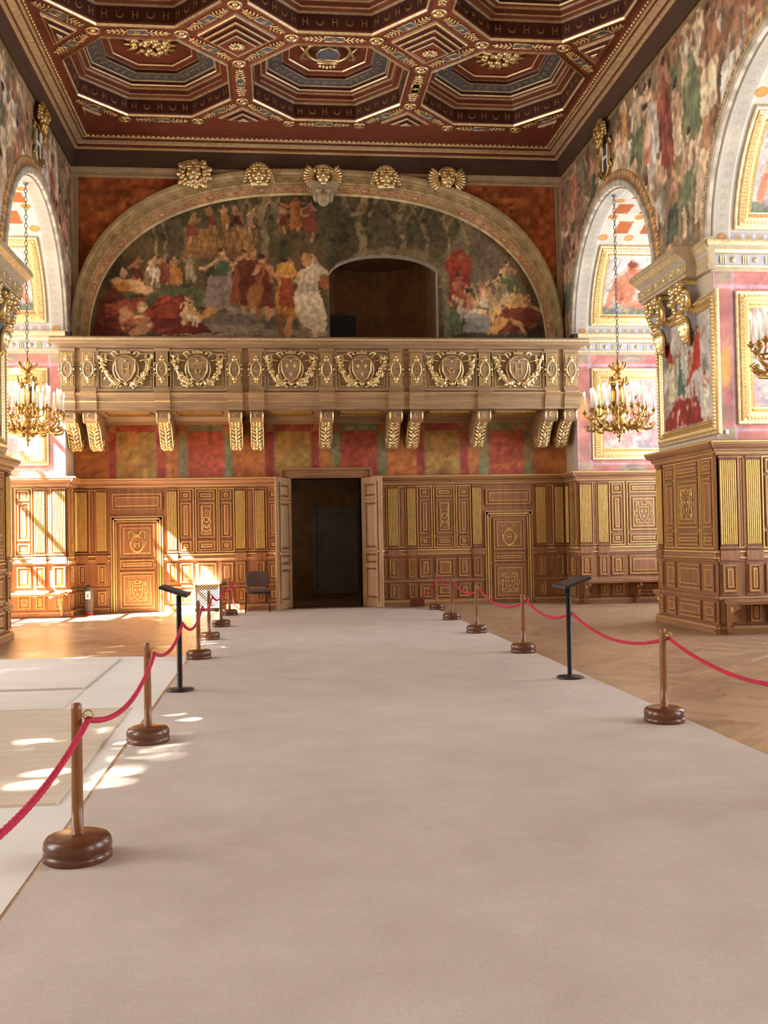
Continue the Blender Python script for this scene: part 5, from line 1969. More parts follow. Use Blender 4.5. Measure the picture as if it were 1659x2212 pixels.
def picture(name, Mf, a0, a1, z0, z1, paintfn, label, wd=.26, seg=10, seed=1, base=(190, 180, 166), loc=None, step=.025, cat='framed painting'):
    t = thing(name, label, cat, loc if loc is not None else Mf((a0 + a1) / 2, z0, 0))
    b = MB()
    gframe(b, Mf, a0, a1, z0, z1, wd, seg)
    b.build('gilded_frame', [M['gold_paint'], M['gold']], t)
    c = Canvas(a0 + wd - .03, a1 - wd + .03, z0 + wd - .03, z1 - wd + .03, step, base, seed)
    paintfn(c, a0 + wd, a1 - wd, z0 + wd, z1 - wd)
    c.painterly(.02, .16, 700, .04)
    c.mottle(.1, .06)
    c.mottle(.08, .3)

    def fn(X, Y):
        P = np.array([list(Mf(float(x), float(y), .012)) for x, y in zip(X.ravel(), Y.ravel())]).reshape(X.shape + (3,))
        return P[..., 0], P[..., 1], P[..., 2]
    c.mesh(fn, M['paint_fine'], 'painted_panel', t)
    return t


def p_back(c, a0, a1, z0, z1):
    """one large reddish seated figure, back turned, against pale clouds"""
    c.tint((150, 150, 146), .6, .4, .5)
    w, h = a1 - a0, z1 - z0
    sk, s2 = (192, 126, 96), (166, 98, 72)
    X = lambda u: a0 + u * w
    Y = lambda v: z0 + v * h
    c.rect(a0 - 1, a1 + 1, z0 - .1, z0 + h * .12, (104, 112, 92), .8)
    c.ell(X(.34), Y(.4), w * .22, h * .34, -.3, sk)
    c.ell(X(.3), Y(.3), w * .14, h * .24, .4, s2, .5)
    c.ell(X(.5), Y(.62), w * .14, h * .2, -.8, sk)
    c.ell(X(.44), Y(.8), w * .075, h * .1, 0, (184, 104, 70))
    c.ell(X(.43), Y(.86), w * .075, h * .06, 0, (122, 66, 44))
    c.stroke([(X(.18), Y(.55)), (X(.12), Y(.3)), (X(.1), Y(.16))], w * .1, sk)
    c.stroke([(X(.55), Y(.5)), (X(.72), Y(.7)), (X(.82), Y(.62))], w * .1, sk)
    c.stroke([(X(.4), Y(.2)), (X(.66), Y(.16)), (X(.86), Y(.08))], w * .13, sk)
    c.poly([(X(.16), Y(.34)), (X(.24), Y(.2)), (X(.5), Y(.08)), (X(.3), Y(.02)), (X(.14), Y(.1))], (150, 156, 168), .9)
    c.stroke([(X(.17), Y(.36)), (X(.2), Y(.2)), (X(.42), Y(.04))], w * .04, (206, 164, 92), .9)


def p_cloud(c, a0, a1, z0, z1):
    """pink and grey figures among clouds"""
    c.tint((170, 160, 164), .8, .3, .5)
    c.tint((214, 150, 138), .6, .35, .55)
    r = c.rng
    w, h = a1 - a0, z1 - z0
    for _ in range(26):
        c.ell(a0 + r.random() * w, z0 + r.uniform(0, .35) * h, r.uniform(.1, .25), r.uniform(.06, .14), 0, [(206, 150, 142), (176, 160, 164), (220, 190, 180)][int(r.integers(3))], .6)
    for u, v, s_ in ((.25, .22, .7), (.5, .3, .8), (.72, .2, .75), (.4, .55, .5), (.62, .58, .5)):
        c.fig(a0 + u * w, z0 + v * h, s_ * h * .7, (214, 148, 122), (206, 130, 116), r.normal(0, .1), True, .5, 1, r.choice([-1, 1]))


def p_scene(c, a0, a1, z0, z1):
    """tall fresco of draped figures in cream, green and red"""
    c.tint((120, 112, 100), .8, .3, .5)
    c.tint((196, 176, 150), .6, .3, .55)
    r = c.rng
    w, h = a1 - a0, z1 - z0
    c.poly([(a0 + .2 * w, z0), (a0 + .3 * w, z0 + .25 * h), (a0 + .75 * w, z0 + .28 * h), (a1, z0 + .1 * h), (a1, z0)], (140, 58, 52))
    for _ in range(11):
        x, y = a0 + r.uniform(.3, .95) * w, z0 + r.uniform(.02, .2) * h
        c.stroke([(x - .03, y), (x + .03, y)], .022, (214, 190, 150))
        c.stroke([(x, y - .04), (x, y + .04)], .022, (214, 190, 150))
    for u, v, s_, rb in ((.15, .02, .45, (206, 196, 172)), (.4, .22, .5, (214, 206, 184)), (.62, .3, .62, (84, 104, 80)), (.82, .25, .5, (206, 190, 150)), (.3, .5, .42, (176, 70, 50)), (.55, .55, .4, (210, 200, 176)), (.85, .6, .36, (160, 60, 46))):
        c.fig(a0 + u * w, z0 + v * h, s_ * h, SKINS[int(r.integers(4))], rb, r.normal(0, .06), False, .2, 1, r.choice([-1, 1]))
    for k_ in range(5):
        c.poly([(a0 + (.5 + .03 * k_) * w, z0 + .9 * h), (a0 + (.56 + .03 * k_) * w, z0 + .86 * h), (a0 + (.6 - .02 * k_) * w, z0 + .4 * h), (a0 + (.52 - .02 * k_) * w, z0 + .45 * h)], [(214, 208, 190), (96, 112, 88), (220, 212, 196), (80, 96, 76), (204, 196, 176)][k_], .7)
    c.stroke([(a0 + .25 * w, z0 + .66 * h), (a0 + .5 * w, z0 + .4 * h)], .09, (164, 52, 42), .9)


def marble_cheek(side, y, seed, label):
    """painted pink marble on a bay's far cheek, between wainscot and impost"""
    F = FRV(side, y)
    c = Canvas(0, DEP, 2.86, 5.5, .02, (186, 120, 110), seed)
    c.tint((200, 140, 122), .8, .3, .5)
    c.tint((168, 98, 94), .6, .4, .55)
    c.veins((222, 176, 160), 60, .4, .02, .8, .35)
    lav = (186, 160, 168)
    for x in (0, .3, DEP - .3, DEP):
        c.rect(x - .03, x + .03, 2.86, 5.5, lav, .8)
    for z in (3.05, 5.22, 5.5):
        c.rect(0, DEP, z - .025, z + .025, lav, .8)
    for x in (.02, DEP - .28):
        for z in (2.86, 5.25):
            c.rect(x + .03, x + .26, z + .02, z + .23, (158, 148, 120), .8)
    for z in (2.95, 5.36):
        for x in (1.25,):
            c.ell(x, z, .34, .075, 0, (150, 136, 118))
            c.stroke([(x - .2, z - .04), (x, z + .02), (x + .2, z)], .02, (190, 170, 140))
    for x in (.165, DEP - .165):
        c.ell(x, 4.0 if seed % 2 else 4.3, .09, .3, 0, (206, 148, 84))
        c.ell(x, 3.3, .09, .16, 0, (150, 120, 108), .7)
    c.mottle(.06, .2)
    c.mesh(lambda X, Y: tuple(np.asarray(F.o)[i] + np.asarray(F.u)[i] * X + (Y if i == 2 else 0) + np.asarray(F.n)[i] * .012 for i in range(3)), M['paint_vein'], 'marble_mural', None, None, label=label, cat='mural', loc=F(1.2, 2.9))


IMP = [(0, 5.44), (.03, 5.44), (.035, 5.5), (.05, 5.505), (.05, 5.53), (.03, 5.54), (.03, 5.7), (.06, 5.72), (.09, 5.76), (.12, 5.82), (.13, 5.83), (.13, 5.87), (.12, 5.9), (0, 5.92)]
IMM = [0, 0, 1, 1, 1, 2, 0, 1, 0, 1, 1, 1, 0]
IMATS = [M['stone'], M['gold_paint'], M['grey_paint']]


def impost(side, y, label, k0=1):
    F = FRV(side, y)
    t = thing('impost_cornice', label, 'cornice', F(1.2, 5.44))
    b = MB()
    b.mould(F, 0, DEP, IMP, IMM, 0, k0, 0)
    n = 14
    for j in range(n):
        a = .06 + j * DEP / n
        if j % 2:
            b.lathe([(0, 0), (.045, 0), (.04, .02), (0, .025)], F(a + .08, 5.62, .03), 10, 1, None, F.n)
        else:
            for q in (0, .035, .07):
                b.fbox(F, a + .05 + q, a + .07 + q, 5.56, 5.68, .03, .045, 1)
    b.build('gilded_moulding', IMATS, t)


SB = {1: 'right', -1: 'left'}
for side in (1, -1):
    for bi, (b0, b1) in enumerate(BAYS[:2]):
        where = ('first' if bi == 0 else 'second') + ' bay on the ' + SB[side]
        yc = (b0 + b1) / 2
        x0 = XR if side > 0 else XL
        vault(side, b0, b1, 'pale coffered plaster vault of the ' + where)
        archivolt(side, b0, b1, 'carved moulding round the arch of the ' + where)
        marble_cheek(side, b1, 50 + bi, 'pink painted marble cheek of the ' + where)
        impost(side, b1, 'gilded impost cornice in the ' + where)
        F = FRV(side, b1)
        picture('framed_painting', lambda a, z, d, F=F: F(a, z, d + .012), .33, 2.17, 3.13, 5.15, p_cloud,
                'gold-framed painting of pink clouds in the ' + where, seed=60 + bi)

        def Mv(a, s_, d, x0=x0, side=side, yc=yc):
            r_ = RA - .02 - d
            return Vector((x0 + side * a, yc + r_ * cos(s_ / RA), ZSP + r_ * sin(s_ / RA)))
        dg = RA * pi / 180
        picture('framed_painting', Mv, .34, 2.16, 4.4 * dg, 49.6 * dg, p_back,
                'gold-framed vault painting of a reddish seated figure, ' + where, seed=70 + bi, base=(196, 186, 174))

# nave faces of the piers
PIER = (14.2, 16.45)
for side in (1, -1):
    F = FN(side)
    picture('framed_fresco', lambda a, z, d, F=F: F(a, z, d + .01), PIER[0] - .22, PIER[1] - .12, 2.98, 5.15, p_scene,
            'tall gold-framed fresco on the %s pier under gilded brackets' % SB[side], wd=.24, seed=80 + side)
    # deep entablature over the brackets
    t = thing('pier_entablature', 'projecting gilded entablature on the %s pier above the framed fresco' % SB[side], 'cornice', F(15.3, 5.5))
    b = MB()
    pr = [(0, 5.46), (.26, 5.46), (.27, 5.5), (.3, 5.51), (.3, 5.535), (.27, 5.545), (.27, 5.7), (.3, 5.72), (.36, 5.77), (.44, 5.82), (.46, 5.83), (.46, 5.88), (.44, 5.92), (0, 5.96)]
    b.mould(F, PIER[0] + .35, PIER[1] - .0, pr, [0] + IMM, 0, 0, 0)
    b.mould(F, PIER[0] - .1, PIER[0] + .36, [(d * .32 + .02 if d else 0, z) for d, z in pr], [0] + IMM, 0, 0, 0)
    for j in range(13):
        a = PIER[0] + .42 + j * .155
        if j % 2:
            b.lathe([(0, 0), (.045, 0), (.04, .02), (0, .025)], F(a, 5.62, .27), 10, 1, None, F.n)
        else:
            for q in (-.035, 0, .035):
                b.fbox(F, a + q - .01, a + q + .01, 5.56, 5.68, .27, .285, 1)
    b.build('gilded_moulding', IMATS, t)
    # bracket capitals
    for bi, y in enumerate((14.95, 15.95)):
        r = random.Random(5 + bi)
        t = thing('bracket_capital', 'gilded fruit-basket bracket on the %s pier, %s the end wall' % (SB[side], 'further from' if bi == 0 else 'nearer to'), 'bracket', F(y, 4.5))
        b = MB()
        hw = .17
        pr = [(0, 5.46), (.24, 5.46), (.25, 5.2), (.2, 5.08), (.16, 5.0), (.17, 4.92), (.12, 4.85), (.08, 4.7), (.0, 4.66)]
        n = len(pr)
        vs = [F(y - hw, z, d) for d, z in pr] + [F(y + hw, z, d) for d, z in pr]
        b.add(vs, [tuple(range(n)), tuple(range(2 * n - 1, n - 1, -1))] + [(i, (i + 1) % n, n + (i + 1) % n, n + i) for i in range(n)], 0)
        for z_, dd in ((5.0, .2), (5.42, .28)):
            b.fbox(F, y - hw - .04, y + hw + .04, z_ - .035, z_ + .035, 0, dd, 1)
        b.build('bracket_body', [M['grey_paint'], M['gold']], t)
        b = MB()
        for i in range(60):
            u = r.uniform(-1, 1)
            s_ = r.uniform(.03, .062)
            b.ell(F(y + u * .26, 5.28 + r.uniform(-.14, .13), .24 + r.uniform(-.02, .1) - .06 * abs(u)), (s_, s_, s_), None, 6, 5)
        for s_ in (-1, 1):
            b.tube([F(y + s_ * .16, 5.0, .14), F(y + s_ * .26, 5.08, .18), F(y + s_ * .3, 5.2, .2), F(y + s_ * .22, 5.22, .22)], [.05, .05, .045, .03], 6)
            for j in range(5):
                b.ell(F(y + s_ * (.14 + .03 * j), 5.02 + .06 * j, .22), (.05, .05, .045), None, 6, 5)
        b.build('fruit_basket', M['gold'], t)
        b = MB()
        for i in range(7):
            u = (i - 3) / 3
            b.tube([F(y + u * .13, 4.9, .17), F(y + u * .15, 4.75, .17 - .02 * abs(u)), F(y + u * .1, 4.6, .12), F(y + u * .03, 4.46, .06)], [.035, .045, .035, .012], 5)
            for q in range(5):
                b.ell(F(y + u * (.16 - .022 * q) + r.uniform(-.02, .02), 4.88 - .085 * q, .2 - .022 * q), (.038, .038, .03), None, 6, 4)
        b.ell(F(y, 4.93, .18), (.1, .1, .06), None, 8, 5)
        b.build('leaf_pendant', M['gold'], t)

# wainscot in the bays, on the piers
REV = [('F', .0, .26), ('s', .3, .38), ('f', .41, .63), ('n', .68, 1.0), ('w', 1.08, 1.8), ('n', 1.88, 2.2), ('f', 2.25, 2.46)]
PN = [('f', 2.02, 2.24), ('n', 1.53, 1.95), ('w', .57, 1.46), ('n', .08, .5)]
for side in (1, -1):
    s_ = SB[side]
    wainscot('carved oak wainscot on the cheek of the first %s bay, beside the end wall' % s_, FRV(side, BAYS[0][1]), -.05, DEP, REV, 1, 0, (), 'fleur')
    wainscot('carved oak wainscot on the camera-facing cheek of the %s pier' % s_, FRV(side, PIER[0]), -.05, DEP, REV, 1, 0, (), 'fleur')
    wainscot('carved oak wainscot on the hall side of the %s pier' % s_, FN(side), PIER[0] - .03, PIER[1] + .03, [(k_, PIER[0] + a, PIER[0] + c_) for k_, a, c_ in PN], 1, 1, (), 'fleur')
    wainscot('narrow oak wainscot between the first %s bay and the end wall' % s_, FN(side), BAYS[0][1] - .03, YB, [('n', BAYS[0][1] + .12, BAYS[0][1] + .5), ('f', BAYS[0][1] + .58, BAYS[0][1] + .76)], 1, -1)


def bench(F, a0, a1, label):
    t = thing('wall_bench', label, 'bench', F((a0 + a1) / 2, 0, .2))
    b = MB()
    b.mould(F, a0, a1, [(.0, .46), (.38, .46), (.4, .47), (.4, .49), (.42, .5), (.42, .52), (0, .52)], [0, 0, 0, 0, 0, 0], 0)
    b.build('seat', M['oak_flat'], t)
    for a in (a0 + .05, (a0 + a1) / 2, a1 - .05):
        b = MB()
        pr = [(0, .46), (.36, .46), (.36, .4), (.3, .36), (.22, .3), (.2, .2), (.12, .12), (.1, .04), (.06, .02), (0, .02)]
        n = len(pr)
        vs = [F(a - .025, z, d) for d, z in pr] + [F(a + .025, z, d) for d, z in pr]
        b.add(vs, [tuple(range(n)), tuple(range(2 * n - 1, n - 1, -1))] + [(i, (i + 1) % n, n + (i + 1) % n, n + i) for i in range(n)], 0)
        for q in (-1, 1):
            b.lathe([(0, 0), (.04, 0), (.035, .012), (.02, .014), (.0, .008)], F(a + q * .025, .38, .2), 10, 1, None, F.u * q)
        b.build('bracket', WOODGOLD, t)


for side in (1, -1):
    s_ = SB[side]
    bench(Fr(FRV(side, BAYS[0][1])(0, 0, .085), FRV(side, BAYS[0][1]).u, (0, -1, 0)), .02, 2.4, 'oak wall bench in the first %s bay near the end wall' % s_)
    bench(Fr(FRV(side, PIER[0])(0, 0, .085), FRV(side, PIER[0]).u, (0, -1, 0)), .02, 2.4, 'oak wall bench against the camera-facing side of the %s pier' % s_)
    Fk = Fr(((XR if side > 0 else XL), PIER[1] + .085, 0), (side, 0, 0), (0, 1, 0))
    MB().fbox(Fk, -.03, DEP, 0, 2.85, -.08, -.03).build('wainscot_panelling', M['oak'], None, 'plain back wainscot of the %s pier inside the first bay' % s_, 'wall panelling', loc=Fk(1, 0))
    bench(Fr(Fk.o, Fk.u, Fk.n), .02, 2.4, 'oak wall bench behind the %s pier, only its end showing' % s_)

# mask and H cartouche over each first arch
for side in (1, -1):
    F = FN(side)
    yc = 18.75
    b = mask_bm('beard', 7)
    rot = Matrix.Rotation(radians(90 if side < 0 else -90), 4, 'Z')
    b.v = [tuple(rot @ (Vector((v[0], v[1] * .6, v[2])) * 1.0)) for v in b.v]
    o = b.build('gilded_mask', M['gold_dark'])
    o.location = F(yc, 9.42, .06)
    tag(o, 'gilded lion-like mask over the first arch of the %s wall' % SB[side], 'mask')
    t = thing('letter_cartouche', 'oval cartouche with a white H over the first arch on the %s' % SB[side], 'cartouche', F(yc, 8.95))
    b = MB()
    b.prism(F, arcp(yc, 8.93, .26, 0, 2 * pi, 24, .36)[:-1], .01, .03)
    b.build('oval_panel', M['darkband'], t)
    b = MB()
    b.tube([F(x, z, .03) for x, z in arcp(yc, 8.93, .28, 0, 2 * pi, 24, .38)[:-1]], .035, 6, 0, True)
    for q in (-1, 1):
        for z_ in (9.16, 8.7):
            b.tube([F(yc + q * .2, z_, .03), F(yc + q * .36, z_ + .05, .05), F(yc + q * .38, z_ - .06, .05), F(yc + q * .3, z_ - .06, .04)], .03, 6)
    b.build('scrolled_rim', M['gold_dark'], t)
    b = MB()
    glyph_h(b, Fr(F.o + F.n * .03, F.u, F.n), yc, 8.7, .46)
    b.m = [0] * len(b.m)
    b.build('letter', M['white'], t)
MB().fbox(FRV(1, PIER[0]), .13, .18, 2.99, 3.05, .015, .03).build('paper_tag', M['white'], None, 'tiny white tag stuck above the wainscot of the right pier', 'tag', loc=FRV(1, PIER[0])(.16, 3.0, .015))

# ------------------------------------------------------------------ floor coverings
def slab(name, pts, z0, z1, m, label, cat):
    b = MB()
    n = len(pts)
    b.add([(x, y, z0) for x, y in pts] + [(x, y, z1) for x, y in pts], [tuple(range(n)), tuple(range(2 * n - 1, n - 1, -1))] + [(i, (i + 1) % n, n + (i + 1) % n, n + i) for i in range(n)])
    c = np.mean(pts, 0)
    return b.build(name, M[m], None, label, cat, loc=(c[0], c[1], z0))


slab('carpet_runner', [(-1.155, -6), (3.31, -6), (3.31, 20.5), (2.4, 20.85), (2.0, 21.5), (.3, 21.5), (-.1, 21.15), (-1.1, 21.0)], .004, .014, 'carpet', 'wide beige carpet runner leading to the double doors', 'carpet')
slab('protective_sheet', [(-4.15, -6), (-1.16, -6), (-1.16, 13.3), (-1.9, 13.55), (-4.15, 13.72)], .0005, .004, 'sheet', 'white protective sheet on the floor left of the carpet', 'floor sheet')
slab('hardboard_sheet', [(-4.15, 10.7), (-2.02, 10.66), (-2.04, 13.28), (-4.15, 13.5)], .004, .03, 'board_white', 'pale board lying farthest from the viewer on the white sheet', 'board')
slab('hardboard_sheet', [(-4.15, 9.5), (-2.53, 9.46), (-1.98, 9.47), (-2.0, 10.62), (-4.15, 10.64)], .004, .012, 'board_white', 'thin pale board in the middle of the white sheet', 'board')
slab('plywood_sheet', [(-4.15, 9.1), (-1.35, 9.05), (-1.34, 9.41), (-4.15, 9.44)], .004, .012, 'plywood', 'narrow strip of plywood behind the nearest board', 'board')
slab('plywood_sheet', [(-4.15, 6.05), (-1.62, 6.03), (-1.3, 6.03), (-1.35, 9.0), (-4.15, 9.03)], .004, .022, 'plywood', 'large plywood board nearest the viewer on the white sheet', 'board')
MB().hexa([(2.76, 9.29, .0145), (2.81, 9.28, .0145), (2.815, 9.32, .0145), (2.765, 9.33, .0145), (2.76, 9.29, .017), (2.81, 9.28, .021), (2.815, 9.32, .017), (2.765, 9.33, .016)]).build('paper_scrap', M['white'], None, 'tiny scrap of white paper on the carpet', 'paper', loc=(2.79, 9.3, .0145))


# ------------------------------------------------------------------ rope barrier
def make_stanchion():
    t = thing('rope_stanchion', 'x', 'stanchion', (0, 0, 0))
    MB().lathe([(.156, 0), (.163, .006), (.163, .032), (.157, .038), (.153, .04), (.159, .046), (.163, .066), (.159, .092), (.145, .111), (.12, .119), (.0, .122)], (0, 0, 0), 36).build('round_base', M['base_wood'], t)
    MB().lathe([(.029, .11), (.028, .3), (.026, .72), (.024, .745), (.012, .752), (0, .753)], (0, 0, 0), 14).build('post', M['post_wood'], t)
    b = MB()
    b.tube([Vector((.055 + .024 * cos(u), 0, .69 + .024 * sin(u))) for u in np.linspace(0, 2 * pi, 13)[:-1]], .004, 5, 0, True)
    b.lathe([(0, 0), (.008, 0), (.008, .014), (.004, .016), (.004, .03), (0, .03)], (.02, 0, .69), 8, 0, None, (1, 0, 0))
    b.build('ring', M['gold_dark'], t)
    return t


ST = make_stanchion()
LEFT = [(-1.02, 2.5, 'left row stanchion closest to the viewer'), (-.975, 4.98, 'left row stanchion on the edge of the white sheet, nearest in view'), (-.987, 7.75, 'wooden stanchion between the nearest one on the left and the left reading stand'),
        (-1.007, 13.0, 'left row stanchion just beyond the left reading stand'), (-1.03, 15.4, 'left row stanchion fourth from the viewer, past the reading stand'), (-.97, 17.65, 'left row stanchion in front of the radiator grille'), (-.94, 20.2, 'left row stanchion next to the brown chair')]
RIGHT = [(3.24, 5.3, 'right row stanchion closest to the viewer'), (3.10, 7.75, 'wooden stanchion nearest the viewer on the right edge of the carpet'), (3.17, 12.6, 'right row stanchion just beyond the right reading stand'), (3.11, 15.3, 'right row stanchion two beyond the reading stand'),
         (3.16, 17.8, 'right row stanchion second from the end wall'), (3.3, 20.3, 'right row stanchion closest to the end wall')]
first = True
zt = .014
for row, g in ((LEFT, 'stanchions along the left edge of the carpet'), (RIGHT, 'stanchions along the right edge of the carpet')):
    for x, y, lb in row:
        lb = lb if lb.startswith('wooden') else lb
        if first:
            ST.location = (x, y, zt)
            ST['label'], ST['group'] = lb, g
            first = False
        else:
            dup(ST, (x, y, zt), 0, lb, g)
for nm, x, y, lb in (('wooden_block', -.92, 21.5, 'small wooden block at the wall where the left rope ends'), ('wooden_block', 3.07, 21.56, 'small dark block at the wall where the right rope ends')):
    b = MB()
    b.frust(Fr((x, y, 0), (1, 0, 0), (0, 0, 1)), -.14, .14, 0, 0, 0, .16, 0)
    b = MB().box(x - .14, x + .14, y - .1, y + .1, 0.0, .15).box(x - .15, x + .15, y - .11, y + .11, .0, .03)
    b.build(nm, M['oak'] if x < 0 else M['mahogany'], None, lb, 'block', loc=(x, y, 0))


def stand(x, y, s_, label):
    """black reading stand; the desk slopes down towards the carpet"""
    t = thing('reading_stand', label, 'reading stand', (x, y, zt), None, 'black reading stands beside the carpet')
    o = Vector((x, y, zt))
    MB().lathe([(.135, 0), (.14, .004), (.14, .018), (.132, .024), (.03, .028), (0, .028)], o, 32).build('round_base', M['black'], t)
    MB().lathe([(.027, .02), (.027, .97), (0, .97)], o, 14).build('post', M['black'], t)
    e = Vector((s_ * .94, 0, -.34)).normalized()
    nv = Vector((s_ * .34, 0, .94)).normalized()
    G = Fr(o + Z * 1.0, (0, 1, 0), nv)
    c = o + Z * 1.0 + e * -.04

    def pt(u, v, d):
        return c + e * u + Vector((0, 1, 0)) * v + nv * d
    b = MB()
    b.hexa([pt(*p) for p in ((-.145, -.24, -.012), (.145, -.24, -.012), (.145, .24, -.012), (-.145, .24, -.012), (-.145, -.24, .012), (.145, -.24, .012), (.145, .24, .012), (-.145, .24, .012))])
    b.hexa([pt(*p) for p in ((.125, -.24, .012), (.145, -.24, .012), (.145, .24, .012), (.125, .24, .012), (.125, -.24, .022), (.145, -.24, .022), (.145, .24, .022), (.125, .24, .022))])
    b.build('sloping_desk', M['black'], t)
    b = MB()
    b.hexa([pt(*p) for p in ((-.13, -.22, .012), (.12, -.22, .012), (.12, .22, .012), (-.13, .22, .012), (-.13, -.22, .015), (.12, -.22, .015), (.12, .22, .015), (-.13, .22, .015))])
    for i in range(11):
        u = -.115 + i * .021
        for v0, v1 in ((-.2, -.02), (.02, .2 - .05 * (i % 4 == 3))):
            b.hexa([pt(*p) for p in ((u, v0, .015), (u + .007, v0, .015), (u + .007, v1, .015), (u, v1, .015), (u, v0, .0156), (u + .007, v0, .0156), (u + .007, v1, .0156), (u, v1, .0156))], 1)
    b.build('printed_sheet', [M['fabric'], M['black']], t)


stand(-.99, 10.3, 1, 'black reading stand on the left edge of the carpet, beside the sunlit floor')
stand(3.076, 10.25, -1, 'black reading stand on the right edge of the carpet, before the parquet')


def rope(p, q, sag, label, group, end=None):
    p, q = Vector(p), Vector(q)
    n = 40
    L = (q - p).length
    pts = []
    for i in range(n + 1):
        u = i / n
        pts.append(p.lerp(q, u) - Z * (sag * 4 * u * (1 - u)))
    b = MB()
    b.tube(pts, .0135, 8)
    # twisted strands
    for ph in (0, 2.1, 4.2):
        tw = []
        m_ = int(L / .02)
        for i in range(m_ + 1):
            u = i / m_
            c = p.lerp(q, u) - Z * (sag * 4 * u * (1 - u))
            an = ph + u * L * 42
            d = (q - p).normalized()
            s_ = d.cross(Z).normalized()
            tw.append(c + s_ * cos(an) * .0085 + s_.cross(d) * sin(an) * .0085)
        b.tube(tw, .0085, 4)
    b.build('barrier_rope', M['rope'], None, label, 'rope', group, loc=(p + q) / 2)


def chain_of_ropes(pts, labels, group):
    for (p, q, sag), lb in zip(pts, labels):
        rope(p, q, sag, lb, group)


zr = zt + .67
Lp = [(x + .055, y, zr) for x, y, _ in LEFT]
ls = (-.99 + .035, 10.3, .70)
chain_of_ropes([(Lp[0], Lp[1], .13), (Lp[1], Lp[2], .15), (Lp[2], ls, .12), (ls, Lp[3], .16), (Lp[3], Lp[4], .12), (Lp[4], Lp[5], .13), (Lp[5], Lp[6], .12), (Lp[6], (-.9, 21.42, .14), .03)],
               ['red rope running out of the picture at lower left', 'red rope between the two nearest left stanchions', 'red rope from the second left stanchion to the left reading stand', 'red rope from the left reading stand to the next stanchion', 'red rope between the left stanchions past the reading stand',
                'red rope crossing in front of the radiator grille', 'red rope between the last two left stanchions', 'short red rope dropping to the wooden block by the chair'], 'red ropes of the left barrier')
Rp = [(x + .055, y, zr) for x, y, _ in RIGHT]
rs = (3.076 + .035, 10.25, .70)
chain_of_ropes([(Rp[0], Rp[1], .17), (Rp[1], rs, .15), (rs, Rp[2], .12), (Rp[2], Rp[3], .16), (Rp[3], Rp[4], .12), (Rp[4], Rp[5], .12), (Rp[5], (3.08, 21.45, .14), .04)],
               ['red rope running out of the picture on the right', 'red rope from the nearest right stanchion to the right reading stand', 'red rope from the right reading stand to the stanchion beyond', 'red rope hanging in front of the right closed door', 'red rope third from the end wall on the right',
                'red rope between the last two right stanchions', 'short red rope dropping to the dark block on the right'], 'red ropes of the right barrier')


# ------------------------------------------------------------------ chair, radiator, extinguisher
def chair():
    x, y = -.39, 20.95
    o = Vector((x, y, .0))
    t = thing('visitor_chair', 'brown upholstered chair with black metal legs left of the double doors', 'chair', o)

    def P(a, d, z):
        return o + Vector((a, -d, z))
    for s_ in (-1, 1):
        for d in (.22, -.2):
            MB().tube([P(s_ * .25, d, .014), P(s_ * .245, d * .95, .43)], .0125, 8).build('leg', M['black'], t)
    b = MB()
    for s_ in (-1, 1):
        b.tube([P(s_ * .245, .21, .42), P(s_ * .245, -.2, .42)], .0125, 8)
        b.tube([P(s_ * .17, -.14, .41), P(s_ * .19, -.22, .45), P(s_ * .2, -.25, .6)], .011, 8)
    for d in (.16, -.18):
        b.tube([P(-.245, d, .41), P(.245, d, .41)], .0125, 8)
    b.build('frame', M['black'], t)
    b = MB()

    def rbox(c, hx, hy, hz, ax, bow=0.0, e=5):
        vs, fs = [], []
        nu, nv = 28, 10
        for i in range(nv + 1):
            ph = -pi / 2 + pi * i / nv
            for j in range(nu):
                th = 2 * pi * j / nu
                f = lambda v: (abs(v) ** .35) * (1 if v >= 0 else -1)
                cx, sx_ = f(cos(th)), f(sin(th))
                cz = (max(0, cos(ph))) ** .3
                a, d, h = hx * cx * cz, hy * sx_ * cz, hz * f(sin(ph))
                q = c + ax[0] * a + ax[1] * d + ax[2] * (h + bow * (a / hx) ** 2)
                vs.append(q)
        for i in range(nv):
            for j in range(nu):
                fs.append((i * nu + j, i * nu + (j + 1) % nu, (i + 1) * nu + (j + 1) % nu, (i + 1) * nu + j))
        b.add(vs, fs, 0, True)
    rbox(P(0, .01, .455), .235, .225, .032, (Vector((1, 0, 0)), Vector((0, 1, 0)), Z))
    b.build('seat', M['fabric'], t)
    b = MB()
    rbox(P(0, -.25, .69), .245, .165, .026, (Vector((1, 0, 0)), Vector((0, .16, .98)).normalized(), Vector((0, -.98, .16)).normalized()), .035)
    b.build('backrest', M['fabric'], t)


chair()


